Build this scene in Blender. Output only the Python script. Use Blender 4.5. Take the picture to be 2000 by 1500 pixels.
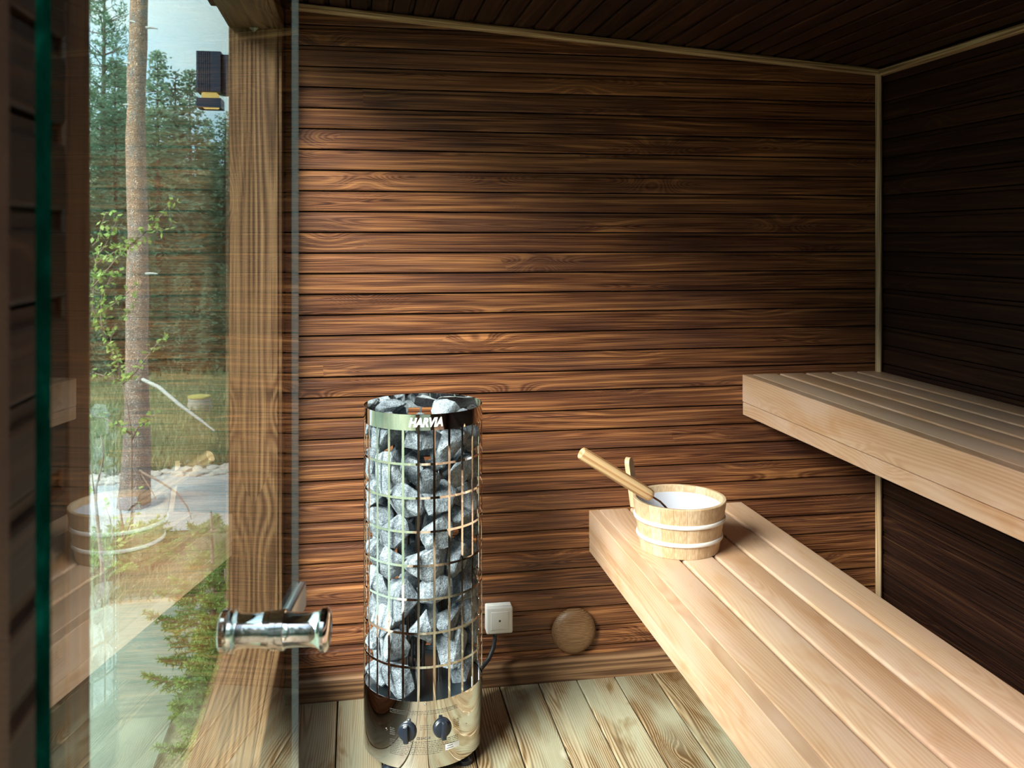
import bpy, bmesh, math, random
from mathutils import Vector, Matrix, noise as mnoise

for o in list(bpy.data.objects):
    bpy.data.objects.remove(o)
SC = bpy.context.scene
COL = SC.collection
PI = math.pi

# ------------------------------------------------------------------ camera
FPX, YAW, HORIZON, EYE = 1750.0, math.radians(9.9), 466.0, 1.376
cam = bpy.data.cameras.new('camera')
cam.sensor_width = 36.0
cam.lens = FPX / 2000.0 * 36.0
cam.shift_y = -(750.0 - HORIZON) / 2000.0
cam.clip_start = 0.02
cam.clip_end = 300
cam.dof.use_dof = True
cam.dof.focus_distance = 2.4
cam.dof.aperture_fstop = 8.5
camo = bpy.data.objects.new('camera', cam)
camo.location = (0, 0, EYE)
camo.rotation_euler = (PI / 2, 0, -YAW)
COL.objects.link(camo)
SC.camera = camo

# ------------------------------------------------------------------ view + sky
SC.view_settings.view_transform = 'Standard'
SC.view_settings.look = 'None'
SC.view_settings.exposure = 0.0
SC.view_settings.gamma = 1.0
SC.view_settings.use_curve_mapping = False
SC.cycles.adaptive_threshold = 0.03
SC.cycles.max_bounces = 6
SC.cycles.diffuse_bounces = 3
SC.cycles.glossy_bounces = 4
SC.cycles.transparent_max_bounces = 24
SC.cycles.sample_clamp_indirect = 6.0
SC.cycles.caustics_reflective = False

SKY_ZENITH = 4.0


class NT:
    """small helper around a node tree"""
    def __init__(s, tree):
        s.t = tree
        s.n = tree.nodes
        s.n.clear()

    def new(s, typ, **kw):
        n = s.n.new(typ)
        for k, v in kw.items():
            setattr(n, k, v)
        return n

    def put(s, inp, v):
        if isinstance(v, bpy.types.NodeSocket):
            s.t.links.new(v, inp)
        elif v is not None:
            inp.default_value = v

    def math(s, op, a, b=0.0, c=None, clamp=False):
        n = s.new('ShaderNodeMath', operation=op, use_clamp=clamp)
        s.put(n.inputs[0], a)
        s.put(n.inputs[1], b)
        if c is not None:
            s.put(n.inputs[2], c)
        return n.outputs[0]

    def vmath(s, op, a, b=(0, 0, 0)):
        n = s.new('ShaderNodeVectorMath', operation=op)
        s.put(n.inputs[0], a)
        s.put(n.inputs[1], b)
        return n.outputs[1] if op in ('LENGTH', 'DOT_PRODUCT', 'DISTANCE') else n.outputs[0]

    def noise(s, vec, scale=1.0, detail=3.0, rough=0.55, dist=0.0, color=False):
        n = s.new('ShaderNodeTexNoise')
        s.put(n.inputs['Vector'], vec)
        n.inputs['Scale'].default_value = scale
        n.inputs['Detail'].default_value = detail
        n.inputs['Roughness'].default_value = rough
        n.inputs['Distortion'].default_value = dist
        return n.outputs['Color' if color else 'Fac']

    def ramp(s, fac, stops, interp='LINEAR'):
        n = s.new('ShaderNodeValToRGB')
        cr = n.color_ramp
        cr.interpolation = interp
        while len(cr.elements) < len(stops):
            cr.elements.new(0.5)
        for e, (p, c) in zip(cr.elements, stops):
            e.position = p
            e.color = (c[0], c[1], c[2], 1) if hasattr(c, '__len__') else (c, c, c, 1)
        s.put(n.inputs[0], fac)
        return n.outputs[0]

    def mix(s, fac, a, b, blend='MIX'):
        n = s.new('ShaderNodeMix', data_type='RGBA', blend_type=blend)
        s.put(n.inputs[0], fac)
        for i, v in ((6, a), (7, b)):
            if isinstance(v, tuple) and len(v) == 3:
                v = v + (1,)
            s.put(n.inputs[i], v)
        return n.outputs[2]

    def sep(s, v):
        n = s.new('ShaderNodeSeparateXYZ')
        s.put(n.inputs[0], v)
        return n.outputs

    def comb(s, x, y, z):
        n = s.new('ShaderNodeCombineXYZ')
        for i, v in enumerate((x, y, z)):
            s.put(n.inputs[i], v)
        return n.outputs[0]

    def bump(s, h, strength=0.3, dist=0.002):
        n = s.new('ShaderNodeBump')
        n.inputs['Strength'].default_value = strength
        n.inputs['Distance'].default_value = dist
        s.put(n.inputs['Height'], h)
        return n.outputs[0]

    def bsdf(s, color, rough=0.5, metal=0.0, spec=0.5, normal=None, **kw):
        n = s.new('ShaderNodeBsdfPrincipled')
        if isinstance(color, tuple) and len(color) == 3:
            color = color + (1,)
        s.put(n.inputs['Base Color'], color)
        s.put(n.inputs['Roughness'], rough)
        s.put(n.inputs['Metallic'], metal)
        s.put(n.inputs['Specular IOR Level'], spec)
        if normal is not None:
            s.put(n.inputs['Normal'], normal)
        for k, v in kw.items():
            s.put(n.inputs[k], v)
        return n.outputs[0]

    def out(s, sh):
        o = s.new('ShaderNodeOutputMaterial')
        s.t.links.new(sh, o.inputs[0])


def material(name):
    m = bpy.data.materials.new(name)
    m.use_nodes = True
    return m, NT(m.node_tree)


world = bpy.data.worlds.new('overcast_sky')
SC.world = world
world.use_nodes = True
w = NT(world.node_tree)
tc = w.new('ShaderNodeTexCoord')
dirv = w.vmath('NORMALIZE', tc.outputs['Generated'])
dz = w.sep(dirv)[2]
up = w.math('MAXIMUM', dz, 0.0)
lum = w.math('MULTIPLY_ADD', up, 0.25, 0.75)                  # thin overcast, a little brighter overhead
cl = w.noise(w.vmath('MULTIPLY', dirv, (1.0, 1.0, 2.6)), scale=3.2, detail=5, rough=0.55, dist=0.3)
ccol = w.ramp(cl, [(0.36, (0.50, 0.74, 1.0)), (0.50, (0.74, 0.88, 1.0)), (0.64, (1.0, 1.0, 1.0))])
ground_mask = w.math('GREATER_THAN', dz, -0.01)
skyc = w.mix(ground_mask, (0.05, 0.06, 0.04), ccol)
bg = w.new('ShaderNodeBackground')
w.put(bg.inputs[0], skyc)
w.put(bg.inputs[1], w.math('MULTIPLY', lum, SKY_ZENITH))
wo = w.new('ShaderNodeOutputWorld')
w.t.links.new(bg.outputs[0], wo.inputs[0])


# bright patch of thin cloud around the veiled sun, high over the trees on the window side
sun = bpy.data.lights.new('veiled_sun', 'SUN')
sun.energy = 18.0
sun.angle = math.radians(34)
sun.color = (1.0, 0.94, 0.88)
suno = bpy.data.objects.new('veiled_sun', sun)
COL.objects.link(suno)
suno.rotation_euler = Vector((0.66, 0.46, -0.60)).to_track_quat('-Z', 'Y').to_euler()


# ------------------------------------------------------------------ materials
def wood(name, dark, mid, light, spacing=0.0035, amp=0.05, pith=0.03, knots=0.9, knot_col=None, rough=(0.35, 0.6),
         bump=0.25, ring_w=0.35, fib_w=0.35, big_w=0.5, flame=None, patch=None, spec=0.45, stain=None, knot_size=0.09,
         vary=0.2):
    """boards are modelled along local X, face toward local -Y, width along local Z"""
    m, t = material(name)
    tcn = t.new('ShaderNodeTexCoord')
    rnd = t.new('ShaderNodeObjectInfo').outputs['Random']
    x, y, z = t.sep(tcn.outputs['Object'])[:3]
    xo = t.math('MULTIPLY_ADD', rnd, 61.7, x)
    zo = t.math('MULTIPLY_ADD', rnd, 17.3, z)
    ph_k = 0.0
    keep = None
    if knots > 0:
        kv = t.comb(t.math('MULTIPLY', xo, 3.3), 0.0, t.math('MULTIPLY', zo, 9.0))
        vor = t.new('ShaderNodeTexVoronoi', feature='F1')
        t.put(vor.inputs['Vector'], kv)
        vor.inputs['Scale'].default_value = 1.0
        kd = vor.outputs['Distance']
        keep = t.math('LESS_THAN', t.sep(vor.outputs['Color'])[0], knots)
        kwarp = t.math('MULTIPLY', t.math('EXPONENT', t.math('MULTIPLY', t.math('MULTIPLY', kd, kd), -16.0)), keep)
        ph_k = t.math('MULTIPLY', kwarp, 0.035)
    nv = t.comb(t.math('MULTIPLY', xo, 1.0), t.math('MULTIPLY', y, 3.0), t.math('MULTIPLY', zo, 3.0))
    wob = t.sep(t.noise(nv, scale=1.0, detail=1.5, rough=0.45, color=True))
    yy = t.math('ADD', t.math('ADD', y, pith), t.math('MULTIPLY', t.math('SUBTRACT', wob[0], 0.5), amp))
    zc = t.math('MULTIPLY_ADD', rnd, 0.06, -0.005)
    zz = t.math('ADD', t.math('SUBTRACT', z, zc), t.math('MULTIPLY', t.math('SUBTRACT', wob[1], 0.5), amp))
    r = t.math('SQRT', t.math('ADD', t.math('MULTIPLY', yy, yy), t.math('MULTIPLY', zz, zz)))
    r = t.math('ADD', r, ph_k)
    fib = t.noise(t.comb(t.math('MULTIPLY', xo, 4.0), t.math('MULTIPLY', y, 420.0), t.math('MULTIPLY', zo, 420.0)), detail=1.0, rough=0.6)
    r = t.math('MULTIPLY_ADD', fib, spacing * 0.35, r)
    ring = t.math('MULTIPLY_ADD', t.math('SINE', t.math('MULTIPLY', r, 2 * PI / spacing)), 0.5, 0.5)
    big = t.noise(t.comb(t.math('MULTIPLY', xo, 1.6), t.math('MULTIPLY', y, 8.0), t.math('MULTIPLY', zo, 20.0)), detail=2, rough=0.6)
    v = t.math('MULTIPLY_ADD', t.math('SUBTRACT', ring, 0.5), ring_w, 0.5)
    v = t.math('MULTIPLY_ADD', t.math('SUBTRACT', fib, 0.5), fib_w * 2.0, v)
    v = t.math('MULTIPLY_ADD', t.math('SUBTRACT', big, 0.5), big_w, v)
    v = t.math('MULTIPLY_ADD', t.math('SUBTRACT', rnd, 0.5), vary, v)
    col = t.ramp(v, [(0.18, dark), (0.5, mid), (0.85, light)])
    if flame:
        fcol, fsp, fpow, famt = flame
        fl = t.math('MULTIPLY_ADD', t.math('SINE', t.math('MULTIPLY', r, 2 * PI / fsp)), 0.5, 0.5)
        fl = t.math('POWER', fl, fpow)
        fl = t.math('MULTIPLY', fl, t.ramp(big, [(0.42, 0.0), (0.58, 1.0)]))
        fl = t.math('MULTIPLY', fl, t.ramp(fib, [(0.30, 0.35), (0.55, 1.0)]))
        col = t.mix(t.math('MULTIPLY', fl, famt), col, fcol)
    if patch:
        pn = t.noise(t.comb(t.math('MULTIPLY', xo, 2.2), 0.0, t.math('MULTIPLY', zo, 9.0)), detail=2)
        pf = t.ramp(pn, [(0.45, 0.0), (0.62, 1.0)])
        col = t.mix(t.math('MULTIPLY', pf, patch[1]), col, patch[0], 'MIX')
    if stain:
        sn = t.noise(t.comb(t.math('MULTIPLY', xo, 3.5), 0.0, t.math('MULTIPLY', zo, 12.0)), detail=3, rough=0.65, dist=0.6)
        sf = t.ramp(sn, [(0.55, 0.0), (0.68, 1.0)])
        col = t.mix(t.math('MULTIPLY', sf, stain[1]), col, stain[0], 'MULTIPLY')
    if knot_col and keep is not None:
        kf = t.ramp(kd, [(knot_size * 0.4, 1.0), (knot_size, 0.0)])
        col = t.mix(t.math('MULTIPLY', t.math('MULTIPLY', kf, keep), 0.8), col, knot_col)
    rg = t.math('MULTIPLY_ADD', v, rough[1] - rough[0], rough[0], clamp=True)
    nrm = t.bump(fib, bump, 0.0012) if bump >= 0.15 else None
    t.out(t.bsdf(col, rg, spec=spec, normal=nrm))
    return m


M_WALL = wood('dark_stained_spruce', (0.036, 0.0100, 0.0042), (0.128, 0.0415, 0.0160), (0.26, 0.100, 0.037),
              spacing=0.0042, amp=0.075, pith=0.010, knots=0.7, knot_col=(0.12, 0.04, 0.015), rough=(0.36, 0.52),
              bump=0.45, ring_w=0.34, fib_w=0.80, big_w=0.45, flame=((0.46, 0.19, 0.066), 0.019, 3.5, 0.7),
              patch=((0.045, 0.018, 0.016), 0.4), spec=0.5)
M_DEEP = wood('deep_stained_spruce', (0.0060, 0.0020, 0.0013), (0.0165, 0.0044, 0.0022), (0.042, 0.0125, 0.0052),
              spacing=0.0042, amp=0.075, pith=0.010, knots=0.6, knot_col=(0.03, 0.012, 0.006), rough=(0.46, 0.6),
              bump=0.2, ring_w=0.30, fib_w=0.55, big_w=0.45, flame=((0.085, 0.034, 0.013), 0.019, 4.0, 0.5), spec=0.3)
M_FRAME = wood('stained_frame_wood', (0.070, 0.032, 0.017), (0.15, 0.074, 0.037), (0.27, 0.145, 0.072),
               spacing=0.011, amp=0.06, pith=0.004, knots=0.4, knot_col=(0.07, 0.03, 0.015), rough=(0.4, 0.55),
               bump=0.2, ring_w=0.5, fib_w=0.35, big_w=0.3, flame=((0.32, 0.175, 0.085), 0.02, 3.0, 0.6), spec=0.4)
M_TRIM = wood('pale_oak_trim', (0.16, 0.075, 0.032), (0.40, 0.24, 0.12), (0.58, 0.41, 0.25), spacing=0.004, amp=0.02,
              knots=0.0, rough=(0.5, 0.7), bump=0.2, fib_w=0.9)
M_BENCH = wood('pale_alder', (0.40, 0.225, 0.130), (0.485, 0.300, 0.190), (0.55, 0.375, 0.258), spacing=0.007, amp=0.16,
               pith=0.02, knots=0.22, knot_col=(0.13, 0.04, 0.015), rough=(0.36, 0.48), bump=0.04, ring_w=0.28, fib_w=0.25,
               big_w=0.6, patch=((0.54, 0.375, 0.295), 0.5), stain=((0.84, 0.66, 0.44), 0.5), knot_size=0.035, spec=0.45,
               vary=0.4)
M_FLOOR = wood('weathered_decking', (0.095, 0.054, 0.024), (0.245, 0.168, 0.092), (0.345, 0.280, 0.185), spacing=0.0062, amp=0.10,
               pith=0.012, knots=0.7, knot_col=(0.38, 0.34, 0.27), rough=(0.42, 0.6), bump=0.2, ring_w=0.55, fib_w=0.3,
               big_w=0.7, patch=((0.29, 0.285, 0.205), 0.7), stain=((0.50, 0.33, 0.15), 0.8), knot_size=0.10, vary=0.5)
M_BUCKET = wood('bucket_pine', (0.40, 0.255, 0.14), (0.50, 0.345, 0.215), (0.57, 0.43, 0.295), spacing=0.004, amp=0.02,
                pith=0.25, knots=0.0, rough=(0.5, 0.6), bump=0.05, ring_w=0.15, fib_w=0.6, vary=0.5)
M_LADLE = wood('ladle_wood', (0.28, 0.13, 0.05), (0.47, 0.295, 0.15), (0.54, 0.375, 0.21), spacing=0.014, amp=0.05,
               pith=0.0, knots=0.0, rough=(0.45, 0.55), bump=0.05, ring_w=0.5)
M_VENT = wood('turned_vent_wood', (0.09, 0.04, 0.018), (0.20, 0.10, 0.045), (0.33, 0.19, 0.095), spacing=0.005, amp=0.03,
              pith=0.10, knots=0.0, rough=(0.38, 0.5), bump=0.1)
M_OUTWOOD = wood('outer_cladding', (0.02, 0.009, 0.005), (0.04, 0.018, 0.01), (0.08, 0.04, 0.02), knots=0.0, rough=(0.5, 0.6))


def simple(name, col, rough=0.5, metal=0.0, spec=0.5, **kw):
    m, t = material(name)
    t.out(t.bsdf(col, rough, metal, spec, **kw))
    return m


M_STEEL = simple('polished_steel', (0.80, 0.79, 0.77), 0.045, 1.0)
M_CHROME = simple('chrome', (0.86, 0.86, 0.88), 0.05, 1.0)
M_SATIN = simple('satin_steel', (0.55, 0.58, 0.62), 0.35, 1.0)
M_INNER = simple('heater_inner_plate', (0.30, 0.38, 0.44), 0.35, 1.0)
M_ELEMENT = simple('heating_element_steel', (0.16, 0.13, 0.12), 0.3, 1.0)
M_BLACK = simple('black_plastic', (0.012, 0.016, 0.026), 0.28)
M_CABLE = simple('cable_rubber', (0.02, 0.025, 0.033), 0.45)
M_WHITE = simple('white_plastic', (0.84, 0.84, 0.84), 0.35)
M_LINER = simple('white_liner', (0.42, 0.42, 0.48), 0.25)
M_HOOP = simple('white_hoop', (0.66, 0.62, 0.60), 0.4)
M_INK = simple('print_ink', (0.06, 0.055, 0.05), 0.5)
M_STICKER = simple('sticker_paper', (0.82, 0.82, 0.84), 0.5)
M_LOGO = simple('logo_white', (0.88, 0.88, 0.88), 0.4)
M_COPPER = simple('ladle_rod', (0.10, 0.05, 0.035), 0.3, 0.8)
M_LAMP = simple('anthracite_aluminium', (0.020, 0.036, 0.075), 0.4, 0.2)  # blue of the reflected sky is mixed into the base colour
M_CLIP = simple('pale_clip', (0.75, 0.72, 0.62), 0.4)
M_BACK = simple('wall_backing', (0.010, 0.005, 0.003), 0.9, spec=0.1)
M_UNDER = simple('dark_void', (0.015, 0.012, 0.01), 0.9, spec=0.1)

m, t = material('lamp_glow')
e = t.new('ShaderNodeEmission')
e.inputs[0].default_value = (1.0, 0.62, 0.22, 1)
e.inputs[1].default_value = 3.0
t.out(e.outputs[0])
M_GLOW = m


def glass(name, tint=(0.93, 0.98, 0.95)):
    """flat pane: mirror share of both faces on the side the ray enters, clear on the way out"""
    m, t = material(name)
    fr = t.new('ShaderNodeFresnel')
    fr.inputs[0].default_value = 1.5
    geo = t.new('ShaderNodeNewGeometry')
    R = fr.outputs[0]
    tot = t.math('DIVIDE', t.math('MULTIPLY', R, 2.0), t.math('ADD', R, 1.0))
    fac = t.math('MULTIPLY', tot, t.math('SUBTRACT', 1.0, geo.outputs['Backfacing']))
    tr = t.new('ShaderNodeBsdfTransparent')
    tr.inputs[0].default_value = tint + (1,)
    gl = t.new('ShaderNodeBsdfGlossy')
    gl.inputs['Roughness'].default_value = 0.0
    mx = t.new('ShaderNodeMixShader')
    t.put(mx.inputs[0], fac)
    t.t.links.new(tr.outputs[0], mx.inputs[1])
    t.t.links.new(gl.outputs[0], mx.inputs[2])
    t.out(mx.outputs[0])
    return m


M_GLASS = glass('window_glass')
M_DOORGLASS = glass('door_glass', (0.94, 0.98, 0.96))

m, t = material('green_glass_edge')
tcn = t.new('ShaderNodeTexCoord')
n = t.noise(t.vmath('MULTIPLY', tcn.outputs['Object'], (30, 30, 14)), detail=4, rough=0.7)
c = t.ramp(n, [(0.35, (0.0, 0.010, 0.006)), (0.55, (0.0, 0.034, 0.020)), (0.72, (0.004, 0.12, 0.075))])
t.out(t.bsdf(c, 0.2, spec=0.5))
M_EDGE = m

m, t = material('pale_glass_edge')
dif = t.new('ShaderNodeBsdfDiffuse')
dif.inputs[0].default_value = (0.40, 0.47, 0.50, 1)
trl = t.new('ShaderNodeBsdfTranslucent')
trl.inputs[0].default_value = (0.45, 0.56, 0.62, 1)
trn = t.new('ShaderNodeBsdfTransparent')
a = t.new('ShaderNodeMixShader')
b = t.new('ShaderNodeMixShader')
a.inputs[0].default_value = 0.6
b.inputs[0].default_value = 0.74
t.t.links.new(dif.outputs[0], a.inputs[1])
t.t.links.new(trl.outputs[0], a.inputs[2])
t.t.links.new(a.outputs[0], b.inputs[1])
t.t.links.new(trn.outputs[0], b.inputs[2])
t.out(b.outputs[0])
M_EDGE2 = m

m, t = material('sauna_stone')
tcn = t.new('ShaderNodeTexCoord')
oi = t.new('ShaderNodeObjectInfo')
p = t.vmath('ADD', tcn.outputs['Object'], t.comb(t.math('MULTIPLY', oi.outputs['Random'], 9.0), 0.0, 0.0))
n1 = t.noise(p, scale=420, detail=3, rough=0.7)
n2 = t.noise(p, scale=28, detail=4, rough=0.6)
n3 = t.noise(p, scale=130, detail=3, rough=0.65)
v = t.math('ADD', t.math('MULTIPLY', n1, 0.55), t.math('ADD', t.math('MULTIPLY', n2, 0.30), t.math('MULTIPLY', n3, 0.25)))
v = t.math('MULTIPLY_ADD', t.math('SUBTRACT', oi.outputs['Random'], 0.5), 0.10, v)
c = t.ramp(v, [(0.42, (0.045, 0.055, 0.068)), (0.56, (0.17, 0.20, 0.235)), (0.72, (0.46, 0.51, 0.56))])
h = t.math('ADD', t.math('MULTIPLY', n2, 2.2), t.math('ADD', n3, t.math('MULTIPLY', n1, 0.35)))
t.out(t.bsdf(c, 0.75, spec=0.35, normal=t.bump(h, 0.9, 0.004)))
M_STONE = m


def leafmat(name, c0, c1, trans=0.45, scale=1.5, rough=0.5):
    m, t = material(name)
    geo = t.new('ShaderNodeNewGeometry')
    oi = t.new('ShaderNodeObjectInfo')
    nn = t.noise(geo.outputs['Position'], scale=scale, detail=3)
    v = t.math('MULTIPLY_ADD', oi.outputs['Random'], 0.35, t.math('SUBTRACT', nn, 0.17))
    c = t.ramp(v, [(0.3, c0), (0.7, c1)])
    d = t.bsdf(c, rough, spec=0.25)
    tr = t.new('ShaderNodeBsdfTranslucent')
    t.put(tr.inputs[0], c)
    mx = t.new('ShaderNodeMixShader')
    mx.inputs[0].default_value = trans
    t.t.links.new(d, mx.inputs[1])
    t.t.links.new(tr.outputs[0], mx.inputs[2])
    t.out(mx.outputs[0])
    return m


M_SPRUCE = leafmat('spruce_needles', (0.14, 0.25, 0.165), (0.35, 0.48, 0.35))
M_PINEN = leafmat('pine_needles', (0.15, 0.26, 0.16), (0.33, 0.47, 0.31))
M_YOUNG = leafmat('young_spruce_needles', (0.10, 0.25, 0.07), (0.34, 0.52, 0.16), scale=6)
M_LEAF = leafmat('birch_leaves', (0.28, 0.42, 0.12), (0.48, 0.60, 0.24), scale=8)
M_GRASS = leafmat('grass_blades', (0.13, 0.20, 0.12), (0.34, 0.36, 0.20), scale=2)
M_TWIG = simple('twig_bark', (0.20, 0.15, 0.13), 0.8)
M_GREYTWIG = simple('dead_grey_wood', (0.42, 0.42, 0.42), 0.8)
M_FIRBARK = simple('forest_bark', (0.16, 0.12, 0.10), 0.9)

m, t = material('pine_bark')
tcn = t.new('ShaderNodeTexCoord')
o_ = tcn.outputs['Object']
vn = t.new('ShaderNodeTexVoronoi', feature='DISTANCE_TO_EDGE')
t.put(vn.inputs['Vector'], t.vmath('ADD', t.vmath('MULTIPLY', o_, (26, 26, 9)), t.vmath('MULTIPLY', t.noise(o_, scale=14, color=True), (1.6, 1.6, 1.6))))
n = t.noise(t.vmath('MULTIPLY', o_, (5, 5, 2.2)), detail=4)
hz = t.sep(o_)[2]
redf = t.math('ADD', t.math('MULTIPLY', hz, 0.17), t.math('SUBTRACT', n, 0.35))
c = t.ramp(redf, [(0.20, (0.38, 0.34, 0.34)), (0.42, (0.62, 0.45, 0.39)), (0.66, (0.70, 0.46, 0.33))])
fl = t.noise(t.vmath('MULTIPLY', o_, (22, 22, 11)), detail=4, rough=0.7)
c = t.mix(t.ramp(fl, [(0.50, 0.0), (0.60, 0.75)]), c, (0.50, 0.47, 0.46))
c = t.mix(t.ramp(vn.outputs[0], [(0.0, 0.85), (0.16, 0.0)]), c, (0.09, 0.065, 0.055))
t.out(t.bsdf(c, 0.9, spec=0.1, normal=t.bump(vn.outputs[0], 1.0, 0.02)))
M_PINEBARK = m

m, t = material('moss_and_grass_ground')
geo = t.new('ShaderNodeNewGeometry')
n1 = t.noise(geo.outputs['Position'], scale=1.1, detail=6, rough=0.65)
n2 = t.noise(geo.outputs['Position'], scale=22, detail=4)
c = t.ramp(n1, [(0.34, (0.10, 0.15, 0.095)), (0.50, (0.165, 0.21, 0.135)), (0.66, (0.29, 0.26, 0.16))])
c = t.mix(0.35, c, t.ramp(n2, [(0.3, (0.06, 0.08, 0.05)), (0.7, (0.34, 0.35, 0.25))]))
t.out(t.bsdf(c, 0.95, spec=0.1, normal=t.bump(n2, 0.6, 0.05)))
M_GROUND = m
m, t = material('grey_gravel')
geo = t.new('ShaderNodeNewGeometry')
n1 = t.noise(geo.outputs['Position'], scale=60, detail=4, rough=0.8)
n2 = t.noise(geo.outputs['Position'], scale=1.5, detail=4)
c = t.mix(0.4, t.ramp(n1, [(0.35, (0.20, 0.21, 0.22)), (0.65, (0.48, 0.49, 0.52))]), t.ramp(n2, [(0.35, (0.30, 0.31, 0.33)), (0.65, (0.44, 0.45, 0.48))]))
t.out(t.bsdf(c, 0.9, spec=0.15, normal=t.bump(n1, 0.5, 0.02)))
M_GRAVEL = m
m, t = material('pale_mossy_slab')
geo = t.new('ShaderNodeNewGeometry')
n1 = t.noise(geo.outputs['Position'], scale=3.0, detail=6, rough=0.65)
c = t.ramp(n1, [(0.34, (0.15, 0.19, 0.155)), (0.66, (0.24, 0.28, 0.235))])
t.out(t.bsdf(c, 0.9, spec=0.15))
M_SLAB = m


# ------------------------------------------------------------------ geometry helpers
def add_obj(name, me, mat=None, parent=None, mw=None):
    o = bpy.data.objects.new(name, me)
    COL.objects.link(o)
    if mat is not None and not me.materials:
        me.materials.append(mat)
    if parent is not None:
        o.parent = parent
    if mw is not None:
        o.matrix_local = mw
    return o


def mesh_of(name, bm, smooth=False, angle=None):
    me = bpy.data.meshes.new(name)
    bmesh.ops.recalc_face_normals(bm, faces=bm.faces[:])
    bm.to_mesh(me)
    bm.free()
    if smooth:
        me.shade_smooth()
        if angle is not None:
            me.set_sharp_from_angle(angle=math.radians(angle))
    return me


def empty(name, loc=(0, 0, 0), rotz=0.0):
    o = bpy.data.objects.new(name, None)
    o.empty_display_size = 0.05
    COL.objects.link(o)
    o.location = loc
    o.rotation_euler = (0, 0, rotz)
    return o


def tag(o, label=None, cat=None, group=None, kind=None):
    if label:
        o['label'] = label
    if cat:
        o['category'] = cat
    if group:
        o['group'] = group
    if kind:
        o['kind'] = kind
    return o


def bm_box(bm, lo, hi, bevel=0.0):
    vs = [bm.verts.new((x, y, z)) for x in (lo[0], hi[0]) for y in (lo[1], hi[1]) for z in (lo[2], hi[2])]
    fs = [(0, 1, 3, 2), (4, 6, 7, 5), (0, 4, 5, 1), (2, 3, 7, 6), (0, 2, 6, 4), (1, 5, 7, 3)]
    faces = [bm.faces.new([vs[i] for i in f]) for f in fs]
    if bevel:
        ed = list({e for f in faces for e in f.edges})
        bmesh.ops.bevel(bm, geom=ed, offset=bevel, segments=3, profile=0.5, affect='EDGES')


def box_me(name, lo, hi, bevel=0.0):
    bm = bmesh.new()
    bm_box(bm, lo, hi, bevel)
    return mesh_of(name, bm, bevel > 0, 40)


def prism_me(name, prof, L, smooth=False):
    """profile points (protrusion, z) extruded along +X; protrusion points to local -Y"""
    bm = bmesh.new()
    a = [bm.verts.new((0, -p, z)) for p, z in prof]
    b = [bm.verts.new((L, -p, z)) for p, z in prof]
    n = len(prof)
    for i in range(n):
        j = (i + 1) % n
        bm.faces.new((a[i], a[j], b[j], b[i]))
    bm.faces.new(a[::-1])
    bm.faces.new(b)
    return mesh_of(name, bm, smooth, 35)


def rounded(w, h, r, seg=3, r0=None):
    """rounded rectangle profile: protrusion 0..h, z 0..w, outer corners rounded"""
    pts = [(0, 0)]
    for k in range(seg + 1):
        a = k / seg * PI / 2
        pts.append((h - r + r * math.sin(a), r - r * math.cos(a)))
    for k in range(seg + 1):
        a = k / seg * PI / 2
        pts.append((h - r + r * math.cos(a), w - r + r * math.sin(a)))
    pts.append((0, w))
    return pts


def basis(X, Y, Z, loc):
    return Matrix(((X[0], Y[0], Z[0], loc[0]), (X[1], Y[1], Z[1], loc[1]), (X[2], Y[2], Z[2], loc[2]), (0, 0, 0, 1)))


def bm_tube(bm, pts, rad, seg=8, caps=True):
    pts = [Vector(p) for p in pts]
    if not hasattr(rad, '__len__'):
        rad = [rad] * len(pts)
    rings = []
    ref = None
    for i, p in enumerate(pts):
        d = (pts[min(i + 1, len(pts) - 1)] - pts[max(i - 1, 0)]).normalized()
        if ref is None or abs(ref.dot(d)) > 0.98:
            ref = Vector((0, 0, 1)) if abs(d.z) < 0.9 else Vector((1, 0, 0))
        u = d.cross(ref).normalized()
        ref = u.cross(d)
        v = d.cross(u)
        rings.append([bm.verts.new(p + (u * math.cos(2 * PI * k / seg) + v * math.sin(2 * PI * k / seg)) * rad[i]) for k in range(seg)])
    for a, b in zip(rings, rings[1:]):
        for k in range(seg):
            bm.faces.new((a[k], a[(k + 1) % seg], b[(k + 1) % seg], b[k]))
    if caps and seg > 2:
        bm.faces.new(rings[0][::-1])
        bm.faces.new(rings[-1])


def tube_me(name, pts, rad, seg=8):
    bm = bmesh.new()
    bm_tube(bm, pts, rad, seg)
    return mesh_of(name, bm, True, 50)


def bm_lathe(bm, prof, seg=48, closed=False, a0=0.0, a1=2 * PI):
    full = abs(a1 - a0 - 2 * PI) < 1e-6
    cnt = seg if full else seg + 1
    rings = []
    for k in range(cnt):
        a = a0 + (a1 - a0) * k / seg
        ca, sa = math.cos(a), math.sin(a)
        rings.append([bm.verts.new((r * ca, r * sa, z)) for r, z in prof])
    n = len(prof)
    for k in range(seg):
        A, B = rings[k], rings[(k + 1) % cnt]
        for i in range(n if closed else n - 1):
            j = (i + 1) % n
            q = [A[i], A[j], B[j], B[i]]
            q2 = []
            for v in q:
                if all((v.co - u.co).length > 1e-7 for u in q2):
                    q2.append(v)
            if len(q2) > 2:
                bm.faces.new(q2)
    if not full and closed:
        bm.faces.new(rings[0])
        bm.faces.new(rings[-1][::-1])
    bmesh.ops.remove_doubles(bm, verts=bm.verts[:], dist=1e-6)


def lathe_me(name, prof, seg=48, closed=False, angle=35, **kw):
    bm = bmesh.new()
    bm_lathe(bm, prof, seg, closed, **kw)
    return mesh_of(name, bm, True, angle)


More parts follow.
